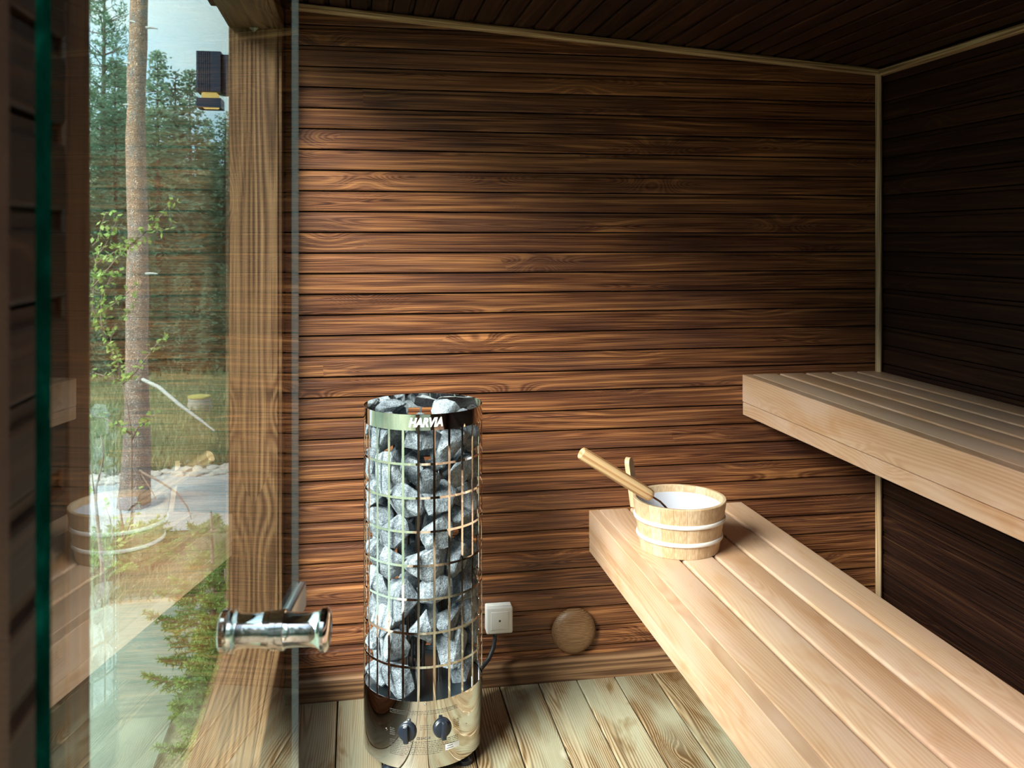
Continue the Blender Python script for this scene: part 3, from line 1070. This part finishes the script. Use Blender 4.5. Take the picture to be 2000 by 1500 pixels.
add_obj('vent_stem', lathe_me('vent_stem', [(0, 0.009), (0.05, 0.009), (0.05, 0), (0, 0)], 32), M_BACK, vent, Matrix.Rotation(PI / 2, 4, 'X'))

# ------------------------------------------------------------------ bucket and ladle
BX, BY, BZ = 0.884, 2.368, 0.5222
bucket = tag(empty('wooden_bucket', (BX, BY, BZ)), 'round wooden bucket with two white hoops and white lining on the lower bench', 'bucket')
BH, RB, RT, ST = 0.139, 0.1080, 0.1285, 0.011
NS = 22


def stave(a, da, h):
    bm = bmesh.new()
    bm_lathe(bm, [(RB - ST, 0.0), (RB - 0.001, 0.0), (RB, 0.001), (RB + (RT - RB) * (h - 0.002) / BH, h - 0.002),
                  (RB + (RT - RB) * h / BH - 0.002, h), (RB + (RT - RB) * h / BH - ST + 0.002, h), (RB + (RT - RB) * h / BH - ST, h - 0.002)], 3, True, a - da, a + da)
    # lay the grain along local X: rotate the piece so its height runs along X
    me = mesh_of('stave', bm, False)
    fm = basis((0, 0, 1), (-math.cos(a), -math.sin(a), 0), (math.sin(a), -math.cos(a), 0), (RB * math.cos(a), RB * math.sin(a), 0))
    me.transform(fm.inverted())
    return me, fm


for i in range(NS):
    a = 2 * PI * (i + 0.35) / NS
    me, fm = stave(a, PI / NS - 0.0018, BH)
    add_obj('stave', me, M_BUCKET, bucket, fm)
# tall grip stave on the far left of the rim
ga = math.atan2(0.62, -0.78)
gc = Vector((math.cos(ga), math.sin(ga), 0))
gw = Vector((-gc.y, gc.x, 0))
bm = bmesh.new()
outl = []
hw, top, rr = 0.0175, 0.230, 0.0175
outl = [(-hw, 0.095), (hw, 0.095), (hw, top - rr)]
for k in range(1, 8):
    q = k / 8 * PI
    outl.append((hw * math.cos(q), top - rr + rr * math.sin(q)))
outl.append((-hw, top - rr))
lean = lambda z: RT + 0.0005 - ST + 0.0005 + (z - BH) * 0.145 + ST
for s_ in (0.0, 0.0135):
    pass
A_ = [bm.verts.new(gc * (lean(z) + 0.0005) + gw * x_ + Vector((0, 0, z))) for x_, z in outl]
B_ = [bm.verts.new(gc * (lean(z) + 0.0140) + gw * x_ + Vector((0, 0, z))) for x_, z in outl]
for i in range(len(outl)):
    j = (i + 1) % len(outl)
    bm.faces.new((A_[i], A_[j], B_[j], B_[i]))
bm.faces.new(A_[::-1])
bm.faces.new(B_)
me = mesh_of('grip_stave', bm, True, 30)
fm = basis((0, 0, 1), (-gc.x, -gc.y, 0), (gc.y, -gc.x, 0), gc * RT + Vector((0, 0, 0.095)))
me.transform(fm.inverted())
add_obj('grip_stave', me, M_BUCKET, bucket, fm)
for hz in (0.040, 0.089):
    rr = RB + (RT - RB) * hz / BH
    prof = [(rr + 0.0035 * math.cos(q) + 0.0015, hz + 0.0058 * math.sin(q)) for q in [2 * PI * k / 12 for k in range(12)]]
    add_obj('hoop', lathe_me('hoop', prof, 72, True, 80), M_HOOP, bucket)
li = RT - ST - 0.0006
add_obj('liner', lathe_me('liner', [(0, 0.013), (RB - ST - 0.004, 0.013), (RB - ST - 0.0005, 0.020), (li - 0.003, BH - 0.020), (li - 0.0015, BH - 0.019), (li - 0.001, BH - 0.022), (RB - ST + 0.001 - 0.0005, 0.016), (RB - ST - 0.003, 0.009), (0, 0.009)], 72, False, 50), M_LINER, bucket)

p1 = pix(1272, 969, 2.375)
p0 = pix(1134, 884, 2.33)
ax = (p1 - p0).normalized()
ladle = tag(empty('ladle', p1), 'wooden-handled ladle leaning out of the bucket to the left', 'ladle')
Lh = (p1 - p0).length
prof = [(0, 0), (0.013, 0.0003), (0.0160, 0.002), (0.0172, 0.006), (0.0172, Lh - 0.030), (0.0165, Lh - 0.012), (0.0150, Lh - 0.002), (0.0135, Lh), (0, Lh)]
me = lathe_me('grip', prof, 10, angle=28)
me.transform(Matrix.Rotation(PI / 2, 4, 'Y'))       # length along local X
sideV = ax.cross(Vector((0, 0, 1))).normalized()
zV = ax.cross(sideV)
add_obj('grip', me, M_LADLE, ladle, basis(ax, sideV, zV, p0 - p1))
bc = Vector((BX + 0.025, BY + 0.005, BZ + 0.045)) - p1
add_obj('rod', tube_me('rod', [Vector((0, 0, 0)) - ax * 0.01, ax * 0.03, bc * 0.6 + ax * 0.015, bc], 0.0028, 10), M_COPPER, ladle)
add_obj('scoop', lathe_me('scoop', [(0, -0.028), (0.02, -0.026), (0.031, -0.016), (0.034, 0.0), (0.0325, 0.0), (0.029, -0.015), (0.019, -0.0245), (0, -0.0265)], 32), M_COPPER, ladle,
        Matrix.Translation(bc + Vector((0.03, 0.0, -0.002))))

# ------------------------------------------------------------------ outdoors
GZ = -0.50


def ground_patch(name, x0, y0, x1, y1, z, mat, n=1, amp=0.0, thick=0.1):
    bm = bmesh.new()
    g = [[bm.verts.new((x0 + (x1 - x0) * i / n, y0 + (y1 - y0) * j / n, z + amp * mnoise.noise(Vector((x0 + (x1 - x0) * i / n, y0 + (y1 - y0) * j / n, 0)) * 0.6))) for i in range(n + 1)] for j in range(n + 1)]
    for j in range(n):
        for i in range(n):
            bm.faces.new((g[j][i], g[j][i + 1], g[j + 1][i + 1], g[j + 1][i]))
    return struct(add_obj(name, mesh_of(name, bm, True), mat))


ground_patch('ground', -60, -50, 60, 70, GZ, M_GROUND)
ground_patch('road', -30, 6.0, 8, 7.5, GZ + 0.012, M_GRAVEL)
# terrace in front of the doorway
terr = struct(add_obj('terrace', box_me('terrace', (-0.36, -1.8, GZ), (XR + 0.16, YF - 0.1, -0.03)), M_UNDER))
x = 0.4376 - 6 * PW
while x < XR + 0.1:
    add_obj('plank', prism_me('plank', rounded(PW - 0.005, 0.025, 0.003, 2), 2.15), M_FLOOR, terr, basis((0, 1, 0), (0, 0, -1), (1, 0, 0), (x, -1.79, -0.03)))
    x += PW
# plinth under the building
struct(add_obj('plinth', box_me('plinth', (-0.30, YF - 0.08, GZ), (XR + 0.1, YB + 0.1, -0.12)), M_UNDER))
struct(add_obj('slab', box_me('slab', (-3.2, 0.8, GZ - 0.1), (-0.70, 4.95, GZ + 0.02)), M_SLAB))

# wall lamp outside, on the outer face of the left wall just past the window
lamp = tag(empty('wall_lamp', (-0.36, 2.835, 1.85)), 'dark rectangular outdoor wall lamp glowing warm at its lower slot', 'lamp')
lo_ = Vector(lamp.location)
bm = bmesh.new()
X0, X1, Y0, Y1 = -0.468, -0.398, 2.795, 2.870
bm_box(bm, (X0, Y0, 1.816), (X1, Y1, 1.937), 0.001)
for i in range(6):
    yy = Y0 + 0.006 + i * 0.011
    bm_box(bm, (X0 - 0.0015, yy, 1.8165), (X0 + 0.0002, yy + 0.005, 1.9365))
    xx = X0 + 0.004 + i * 0.006
    bm_box(bm, (xx, Y0 - 0.0015, 1.8165), (xx + 0.003, Y0 + 0.0002, 1.9365))
off = Matrix.Translation(-lo_)
add_obj('lamp_body', mesh_of('lamp_body', bm), M_LAMP, lamp, off)
add_obj('mount_arm', box_me('mount_arm', (X1 - 0.001, 2.805, 1.812), (-0.361, 2.860, 1.930), 0.001), M_LAMP, lamp, off)
bm = bmesh.new()
a_, b_ = 1.769, 1.797
bm_box(bm, (X0, Y0, a_), (X0 + 0.006, Y1, b_))
bm_box(bm, (X1 - 0.006, Y0, a_), (X1, Y1, b_))
bm_box(bm, (X0 + 0.006, Y0, a_), (X1 - 0.006, Y0 + 0.006, b_))
bm_box(bm, (X0 + 0.006, Y1 - 0.006, a_), (X1 - 0.006, Y1, b_))
add_obj('lower_collar', mesh_of('lower_collar', bm), M_LAMP, lamp, off)
add_obj('glass_band', box_me('glass_band', (X0 + 0.001, Y0 + 0.001, 1.797), (X1 - 0.001, Y1 - 0.001, 1.816)), M_GLASS, lamp, off)
add_obj('bulb', box_me('bulb', (X0 + 0.012, Y0 + 0.012, 1.771), (X1 - 0.012, Y1 - 0.012, 1.8155), 0.004), M_GLOW, lamp, off)


def leaf_quad(bm, p, d, up_, L, W):
    d = d.normalized()
    s_ = d.cross(up_)
    if s_.length < 1e-4:
        s_ = d.cross(Vector((1, 0, 0)))
    s_ = s_.normalized() * W * 0.5
    a = bm.verts.new(p)
    b = bm.verts.new(p + d * L * 0.45 + s_)
    c_ = bm.verts.new(p + d * L)
    e_ = bm.verts.new(p + d * L * 0.45 - s_)
    bm.faces.new((a, b, c_, e_))


def rvec(r):
    return Vector((r.gauss(0, 1), r.gauss(0, 1), r.gauss(0, 1))).normalized()


def spruce_meshes(seed, H=7.0, R=1.35, dens=1.0, loose=0.0):
    r = random.Random(seed)
    bt = bmesh.new()
    bm_tube(bt, [(0, 0, 0), (0.02, 0, H * 0.5), (0, 0.02, H * 0.98)], [0.085, 0.055, 0.008], 8)
    bf = bmesh.new()
    z = 0.25
    while z < H * 0.985:
        f = 1 - z / H
        Lb = R * (f ** 0.75) * r.uniform(0.85, 1.12) + 0.06
        nb = r.randint(6, 8)
        p0 = r.uniform(0, 6.28)
        for i in range(nb):
            a = p0 + 2 * PI * i / nb + r.uniform(-0.25, 0.25)
            L = Lb * r.uniform(0.7, 1.1)
            c0 = Vector((math.cos(a), math.sin(a), 0))
            rise = 0.35 * (1 - f) + r.uniform(-0.25, 0.35)
            steps = max(3, int(L / 0.10 * dens))
            bm_tube(bt, [(0, 0, z), tuple(c0 * L * 0.6 + Vector((0, 0, z + L * 0.6 * rise - 0.12 * L))), tuple(c0 * L + Vector((0, 0, z + L * rise - 0.28 * L)))], [0.012, 0.008, 0.003], 3, False)
            for s_ in range(steps):
                q = (s_ + 0.6) / steps
                if q < 0.18 and f > 0.3:
                    continue
                p = c0 * L * q + Vector((0, 0, z + L * q * rise - 0.28 * L * q * q))
                sd = Vector((-c0.y, c0.x, 0))
                tl = (0.30 * (1 - q) + 0.10) * min(1.0, L)
                for sg in (-1, 1, 0):
                    d = sd * sg * r.uniform(0.5, 1.1) + c0 * r.uniform(0.4, 0.9) + Vector((0, 0, r.uniform(-0.6, 0.5)))
                    pp = p + rvec(r) * 0.08 * (1 + loose)
                    leaf_quad(bf, pp, d, rvec(r), tl * r.uniform(0.8, 1.4) + 0.05, r.uniform(0.035, 0.065))
                    leaf_quad(bf, pp + d.normalized() * tl * 0.4, d + rvec(r) * 0.6, rvec(r), tl * 0.7 + 0.04, r.uniform(0.03, 0.05))
        z += 0.19 * r.uniform(0.7, 1.3) / dens
    return mesh_of('trunk', bt, True, 60), mesh_of('foliage', bf)


def pine_meshes(seed, H=9.0):
    r = random.Random(seed)
    bt = bmesh.new()
    bm_tube(bt, [(0, 0, 0), (0.04, 0, H * 0.4), (0, 0.05, H * 0.97)], [0.11, 0.075, 0.012], 8)
    bf = bmesh.new()
    z = H * 0.30
    while z < H * 0.98:
        f = 1 - z / H
        for i in range(5):
            a = r.uniform(0, 6.28)
            L = (0.35 + 1.6 * f) * r.uniform(0.6, 1.1)
            c0 = Vector((math.cos(a), math.sin(a), r.uniform(0.1, 0.6)))
            bm_tube(bt, [(0, 0, z), tuple(Vector((0, 0, z)) + c0 * L)], [0.016, 0.005], 4, False)
            for q in range(int(L / 0.07)):
                p = Vector((0, 0, z)) + c0 * (0.25 * L + 0.75 * L * r.random()) + rvec(r) * 0.16
                for u_ in range(7):
                    leaf_quad(bf, p, rvec(r) + Vector((0, 0, 0.5)), rvec(r), r.uniform(0.10, 0.17), 0.022)
        z += 0.24
    return mesh_of('trunk', bt, True, 60), mesh_of('foliage', bf)


KINDS = [spruce_meshes(1, 7.0, 1.35), spruce_meshes(2, 6.0, 1.15, 1.0, 1.0), spruce_meshes(3, 8.0, 1.6), pine_meshes(5)]
for tr_, fo_ in KINDS[:3]:
    tr_.materials.append(M_FIRBARK)
    fo_.materials.append(M_SPRUCE)
KINDS[3][0].materials.append(M_FIRBARK)
KINDS[3][1].materials.append(M_PINEN)


def tree(kind, x, y, sc, rz, label, group=None, name=None):
    e = empty(name or ('pine_tree' if kind == 3 else 'spruce_tree'), (x, y, GZ - 0.05), rz)
    e.scale = (sc, sc, sc)
    tag(e, label, 'tree', group)
    add_obj('trunk', KINDS[kind][0], None, e)
    tag(add_obj('foliage', KINDS[kind][1], None, e), kind='stuff')
    return e


def ray_xy(px, dist):
    a = math.atan((px - 1000) / FPX) + YAW
    return dist * math.sin(a), dist * math.cos(a)


rf = random.Random(77)
TH_ = (7.0, 6.0, 8.0, 9.0)


def tip_scale(kind, dist, ytip):
    """scale that puts a tree's tip at the given height in the view, seen from the doorway"""
    ztip = EYE + (HORIZON - ytip) / FPX * dist
    return (ztip - GZ) / TH_[kind]


# trees seen between the window frame and the pine trunk: kind, direction, distance, tip height
seen = [
    (3, 200, 17.0, -60, 'tall loose-crowned pine at the left edge of the window view'),
    (2, 226, 14.5, 130, 'dense spruce just left of the near pine trunk'),
    (0, 309, 16.0, 118, 'pointed spruce just right of the near pine trunk, tallest there'),
    (1, 341, 17.5, 150, 'slim spruce between two pointed spruces left of the wall lamp'),
    (0, 371, 19.0, 150, 'slender spruce whose tip rises just left of the wall lamp'),
    (2, 406, 20.0, 235, 'spruce standing below the outdoor wall lamp'),
    (1, 440, 19.0, 225, 'spruce beside the window post at the right of the view'),
    (2, 268, 18.0, 140, 'spruce mostly hidden behind the near pine trunk'),
]
for kd, px, dist, yt, lab in seen:
    x, y = ray_xy(px, dist)
    tree(kd, x, y, tip_scale(kd, dist, yt), rf.uniform(0, 6.28), lab)
G = 'background forest spruces'
LB = 'green spruce in the dense forest beyond the gravel road'
for i in range(10):
    px = 175 + 31 * i + rf.uniform(-8, 8)
    kd = rf.choice((0, 1, 2))
    dist = rf.uniform(25, 32)
    x, y = ray_xy(px, dist)
    tree(kd, x, y, tip_scale(kd, dist, rf.uniform(200, 300) - (60 if px < 260 else 0)), rf.uniform(0, 6.28), LB, G)
for i in range(8):
    px = 175 + 38 * i + rf.uniform(-10, 10)
    kd = rf.choice((0, 1, 2))
    dist = rf.uniform(13.0, 15)
    x, y = ray_xy(px, dist)
    tree(kd, x, y, tip_scale(kd, dist, rf.uniform(420, 520)), rf.uniform(0, 6.28), LB, G)
# the forest goes on along the left side of the cabin
for i in range(9):
    yy = -4 + i * 1.25 + rf.uniform(-0.3, 0.3)
    xx = -rf.uniform(10.0, 12.5)
    tree(rf.choice((0, 1, 2)), xx, yy, rf.uniform(0.8, 1.05), rf.uniform(0, 6.28), LB, G)

for i in range(8):
    tree(rf.choice((0, 2)), -rf.uniform(13.5, 15.5), -5 + i * 1.6 + rf.uniform(-0.3, 0.3), rf.uniform(0.95, 1.15), rf.uniform(0, 6.28), LB, G)
for i in range(30):
    an = math.radians(19 + 2.05 * i)
    dist = (13.5, 16.5, 20.0)[i % 3] + rf.uniform(-0.7, 0.7)
    xx, yy = -dist * math.sin(an), dist * math.cos(an)
    if 5.4 < yy < 8.2:
        dist += 3.0
        yy = 8.6 if i % 2 else 5.0
    tree(rf.choice((0, 1, 2)), xx, yy, rf.uniform(0.75, 1.1), rf.uniform(0, 6.28), LB, G)
LB2 = 'unseen green spruce added in front of the doorway to block sky light'
for i in range(11):  # unseen row added to cut the sky light entering by the doorway
    tree(rf.choice((0, 2)), -4.0 + i * 1.15 + rf.uniform(-0.2, 0.2), -rf.uniform(6.0, 7.5), rf.uniform(0.95, 1.15), rf.uniform(0, 6.28), LB2, 'added light-blocking spruces')

# near pine trunk
PD = 6.25
b0 = pix(263, 1010, PD)
base_pt = Vector((b0.x, b0.y, GZ))
t1 = pix(272, 0, PD)
slope = (Vector((t1.x, t1.y, t1.z)) - Vector((b0.x, b0.y, b0.z))) / (t1.z - b0.z)
pine = tag(empty('pine_tree', base_pt), 'slender near pine with flaky orange-grey bark, trunk crossing the window view', 'tree')
bm = bmesh.new()
H = 8.5
pts, rad = [], []
r3 = random.Random(3)
for k in range(40):
    z = H * k / 39 - 0.05
    wob = 0.010 * math.sin(z * 1.7) + 0.006 * math.sin(z * 4.1)
    pts.append(Vector((slope.x * z + wob, slope.y * z, z)))
    rad.append(0.083 * (1 - z / 11.5) + 0.035 * math.exp(-max(z, 0) * 3.5))
bm_tube(bm, pts, rad, 22)
for v in bm.verts:
    v.co += Vector((v.co.x - slope.x * v.co.z, v.co.y - slope.y * v.co.z, 0)) * 0.16 * mnoise.noise(Vector((v.co.x * 14, v.co.y * 14, v.co.z * 6)))
add_obj('trunk', mesh_of('trunk', bm, True), M_PINEBARK, pine)
bf = bmesh.new()
bt = bmesh.new()
for k in range(60):
    z = r3.uniform(5.6, 8.6)
    a = r3.uniform(0, 6.28)
    L = r3.uniform(0.5, 1.4) * (1.25 - (z - 5.6) / 4.0)
    c0 = Vector((math.cos(a), math.sin(a), r3.uniform(0.0, 0.5)))
    b_ = Vector((slope.x * z, slope.y * z, z))
    bm_tube(bt, [b_, b_ + c0 * L], [0.018, 0.005], 5, False)
    for q in range(int(L / 0.05)):
        p = b_ + c0 * (0.35 * L + 0.65 * L * r3.random()) + rvec(r3) * 0.12
        for u_ in range(6):
            leaf_quad(bf, p, rvec(r3) + Vector((0, 0, 0.5)), rvec(r3), r3.uniform(0.07, 0.12), 0.010)
add_obj('crown_branches', mesh_of('crown_branches', bt, True), M_PINEBARK, pine)
tag(add_obj('foliage', mesh_of('foliage', bf), M_PINEN, pine), kind='stuff')


def onpine(pxs, radii, name, mat, dep=None):
    P = [pix(a, b, PD - 0.05 + (dep or 0) * i) - base_pt for i, (a, b) in enumerate(pxs)]
    add_obj(name, tube_me(name, P, radii, 7), mat, pine)


onpine([(278, 741), (310, 756), (350, 790), (395, 823), (419, 842)], [0.012, 0.013, 0.012, 0.009, 0.005], 'dead_branch', M_GREYTWIG, -0.06)
onpine([(268, 914), (282, 925), (312, 940), (345, 962), (366, 990), (375, 1016)], [0.008, 0.008, 0.007, 0.006, 0.005, 0.003], 'dead_branch', M_TWIG, -0.05)
onpine([(268, 914), (285, 940), (300, 965), (309, 985)], [0.006, 0.005, 0.004, 0.002], 'dead_branch', M_TWIG, -0.04)
for a, b, c_, d_ in ((285, 54, 308, 56), (262, 127, 242, 122), (262, 207, 240, 204), (264, 44, 250, 41), (284, 535, 308, 535)):
    onpine([(a, b), ((a + c_) / 2, (b + d_) / 2 - 1), (c_, d_)], [0.010, 0.008, 0.004], 'branch_stub', M_GREYTWIG)


# birch sapling: forked stems with small fresh leaves
def birch(name, stems, depth, seed, label, leaf_every=0.017, nleaf=1.0):
    r = random.Random(seed)
    st = [[pix(a, b, depth + dd_) for a, b, dd_ in s_] for s_ in stems]
    root = Vector((st[0][0].x, st[0][0].y, GZ))
    e = tag(empty(name, root), label, 'shrub')
    bs, bl = bmesh.new(), bmesh.new()
    first = [root] + st[0]
    for si, s_ in enumerate([first] + st[1:]):
        pts = [p - root for p in s_]
        n = len(pts)
        r0 = 0.011 if si == 0 else 0.0055
        bm_tube(bs, pts, [r0 * (1 - 0.75 * i / (n - 1)) for i in range(n)], 6)
        if si == 0:
            continue
        for a, b in zip(pts, pts[1:]):
            L = (b - a).length
            for q in range(max(1, int(L / leaf_every * nleaf))):
                p = a.lerp(b, r.random())
                tw = (rvec(r) * 0.6 + (b - a).normalized() * 0.5 + Vector((0, 0, 0.3))).normalized() * r.uniform(0.015, 0.07)
                bm_tube(bs, [p, p + tw], [0.0016, 0.0010], 4, False)
                for u_ in range(r.randint(1, 3)):
                    d = rvec(r) + Vector((0, 0, -0.2))
                    leaf_quad(bl, p + tw * r.uniform(0.6, 1.0), d, rvec(r) + Vector((0, 0, 1.2)), r.uniform(0.028, 0.046), r.uniform(0.020, 0.032))
    add_obj('stem', mesh_of('stem', bs, True), M_TWIG, e)
    tag(add_obj('leaves', mesh_of('leaves', bl), M_LEAF, e), kind='stuff')
    return e


birch('birch_sapling', [
    [(258, 1060, 0), (257, 950, 0), (257, 850, 0), (250, 800, 0), (238, 745, 0)],
    [(238, 745, 0), (222, 700, 0), (205, 660, -.05), (190, 625, -.1), (181, 600, -.1), (184, 540, -.1), (188, 505, -.1), (205, 480, -.1), (225, 440, -.1), (228, 425, -.1)],
    [(238, 745, 0), (228, 700, 0), (216, 665, .05), (222, 640, 0), (240, 615, 0), (262, 608, 0)],
    [(188, 515, -.1), (215, 497, -.1), (247, 485, -.1), (275, 470, -.1), (305, 455, -.1), (332, 446, -.1)],
    [(220, 495, -.1), (260, 475, -.1), (300, 440, -.1), (318, 415, -.1), (333, 398, -.1)],
    [(190, 625, -.1), (215, 600, 0), (240, 580, 0), (262, 560, 0)],
    [(205, 660, -.1), (197, 620, -.1), (199, 580, -.1), (215, 545, -.1), (236, 520, -.1)],
    [(238, 745, 0), (205, 735, 0), (180, 727, 0)],
    [(258, 850, 0), (230, 830, 0), (200, 815, 0), (180, 812, 0)],
    [(257, 860, 0), (272, 830, 0), (308, 808, 0)],
    [(240, 750, 0), (262, 730, -.1), (285, 700, -.1), (300, 680, -.1), (320, 657, -.1)],
    [(182, 560, -.2), (195, 545, -.2), (215, 520, -.2), (240, 490, -.2)],
    [(181, 480, -.2), (190, 470, -.2), (207, 414, -.2)],
], 5.6, 8, 'birch sapling with fresh light green leaves in front of the pine trunk')
birch('bare_sapling', [
    [(199, 1100, 0), (193, 1040, 0), (187, 980, 0), (188, 950, 0), (199, 910, 0), (203, 880, 0), (196, 850, 0)],
    [(187, 980, 0), (181, 940, 0), (178, 900, 0)],
], 4.6, 12, 'thin grey bent sapling stem at the left edge of the window view', 0.08)
birch('low_shrub', [
    [(236, 1075, 0), (240, 1030, 0), (234, 990, 0), (229, 972, 0)],
    [(240, 1060, 0), (255, 1020, 0), (268, 980, 0), (272, 960, 0)],
    [(236, 1075, 0), (222, 1050, 0), (214, 1010, 0), (205, 985, 0)],
    [(240, 1065, 0), (262, 1050, 0), (276, 1030, 0)],
], 5.0, 14, 'low leafy shrub at the foot of the pine trunk', 0.03)


# young spruces close to the window
def young_spruce(base, H, R, seed, label, tilt=0.0, whorls=6):
    r = random.Random(seed)
    e = tag(empty('young_spruce', base), label, 'tree')
    bt, bf = bmesh.new(), bmesh.new()
    bm_tube(bt, [(0, 0, 0), (0.01, 0.0, H * 0.6), (0, 0.0, H)], [0.014, 0.010, 0.004], 7)

    def needles(a, b, n, L):
        d = (b - a).normalized()
        for k in range(n):
            p = a.lerp(b, (k + r.random()) / n)
            nd = (rvec(r) + d * 0.7)
            leaf_quad(bf, p, nd, rvec(r), L * r.uniform(0.8, 1.3), 0.0045)
    for wz in range(whorls):
        f = wz / (whorls - 0.5)
        z = H * (0.18 + 0.80 * f)
        nb = 6 if wz < whorls - 1 else 4
        p0 = r.uniform(0, 6.28)
        for i in range(nb):
            a = p0 + 2 * PI * i / nb + r.uniform(-0.3, 0.3)
            L = R * (1.0 - 0.72 * f) * r.uniform(0.8, 1.15)
            c0 = Vector((math.cos(a), math.sin(a), 0))
            mid = c0 * L * 0.55 + Vector((0, 0, z + L * 0.10))
            end = c0 * L + Vector((0, 0, z + L * 0.30))
            A = Vector((0, 0, z))
            bm_tube(bt, [A, mid, end], [0.005, 0.0035, 0.002], 5, False)
            needles(A.lerp(mid, 0.2), mid, int(L * 520), 0.019)
            needles(mid, end, int(L * 620), 0.019)
            sd = Vector((-c0.y, c0.x, 0))
            for q in (0.25, 0.4, 0.55, 0.7, 0.85):
                for sg in (-1, 1):
                    p = A.lerp(mid, q / 0.55) if q < 0.55 else mid.lerp(end, (q - 0.55) / 0.45)
                    tl = L * 0.42 * (1.1 - q)
                    e2 = p + (sd * sg + c0 * 0.8 + Vector((0, 0, r.uniform(-0.1, 0.2)))).normalized() * tl
                    bm_tube(bt, [p, e2], [0.0025, 0.0015], 4, False)
                    needles(p, e2, int(tl * 800) + 6, 0.018)
    needles(Vector((0, 0, H * 0.75)), Vector((0, 0, H)), 40, 0.018)
    add_obj('trunk', mesh_of('trunk', bt, True), M_TWIG, e)
    tag(add_obj('needles', mesh_of('needles', bf), M_YOUNG, e), kind='stuff')
    return e


q = pix(412, 1000, 3.45)
young_spruce((q.x, q.y, GZ), q.z - GZ, 0.30, 31, 'young spruce with bright green shoots beside the window post')
q = pix(440, 1110, 3.1)
young_spruce((q.x, q.y, GZ), q.z - GZ, 0.22, 33, 'low bushy young spruce at the foot of the window post', whorls=9)
q = pix(262, 1045, 5.15)
young_spruce((q.x, q.y, GZ), q.z - GZ, 0.42, 35, 'small spreading young spruce in front of the pine trunk base')
q = pix(200, 1070, 5.05)
young_spruce((q.x, q.y, GZ), q.z - GZ, 0.36, 37, 'small young spruce at the left edge of the window view')

# stump on the bank, stones along the road edge, grass
q = pix(389, 806, 9.6)
stump = tag(empty('tree_stump', (q.x, q.y, GZ - 0.04)), 'pale cut tree stump with mossy yellow top on the grassy bank', 'stump')
bm = bmesh.new()
bm_lathe(bm, [(0, 0), (0.15, 0), (0.125, 0.06), (0.115, 0.22), (0.0, 0.22)], 16)
add_obj('stump_wood', mesh_of('stump_wood', bm, True, 40), simple('stump_bark', (0.34, 0.31, 0.28), 0.9), stump)
bm = bmesh.new()
bm_lathe(bm, [(0, 0.245), (0.06, 0.243), (0.115, 0.232), (0.122, 0.219), (0, 0.219)], 16)
add_obj('moss_cap', mesh_of('moss_cap', bm, True, 40), simple('yellow_moss', (0.34, 0.29, 0.09), 0.95), stump)
rr_ = random.Random(5)
bm = bmesh.new()
for i in range(260):
    px = rr_.uniform(150, 480)
    dist = rr_.uniform(7.45, 7.95)
    x, y = ray_xy(px, dist)
    s_ = rr_.uniform(0.015, 0.05)
    mt = Matrix.Translation((x, y, GZ + s_ * 0.3)) @ Matrix.Rotation(rr_.uniform(0, 6), 4, 'Z') @ Matrix.Diagonal((s_ * 1.3, s_, s_ * 0.7, 1))
    bmesh.ops.create_icosphere(bm, subdivisions=1, radius=1.0, matrix=mt)
tag(add_obj('roadside_stones', mesh_of('roadside_stones', bm), simple('roadside_stone', (0.36, 0.33, 0.31), 0.9)), 'loose grey stones along the far edge of the gravel road', 'stones', kind='stuff')
bm = bmesh.new()
for i in range(9000):
    px = rr_.uniform(140, 490)
    dist = 7.7 + 6.0 * rr_.random() ** 1.3
    x, y = ray_xy(px, dist)
    h = rr_.uniform(0.05, 0.20)
    leaf_quad(bm, Vector((x, y, GZ - 0.01)), Vector((rr_.gauss(0, 0.35), rr_.gauss(0, 0.35), 1)), rvec(rr_), h, 0.012)
for i in range(2500):
    px = rr_.uniform(150, 470)
    dist = rr_.uniform(4.95, 5.95)
    x, y = ray_xy(px, dist)
    h = rr_.uniform(0.04, 0.14)
    leaf_quad(bm, Vector((x, y, GZ - 0.01)), Vector((rr_.gauss(0, 0.4), rr_.gauss(0, 0.4), 1)), rvec(rr_), h, 0.008)
tag(add_obj('grass', mesh_of('grass', bm), M_GRASS), 'short dry and green grass on the ground by the road', 'grass', kind='stuff')
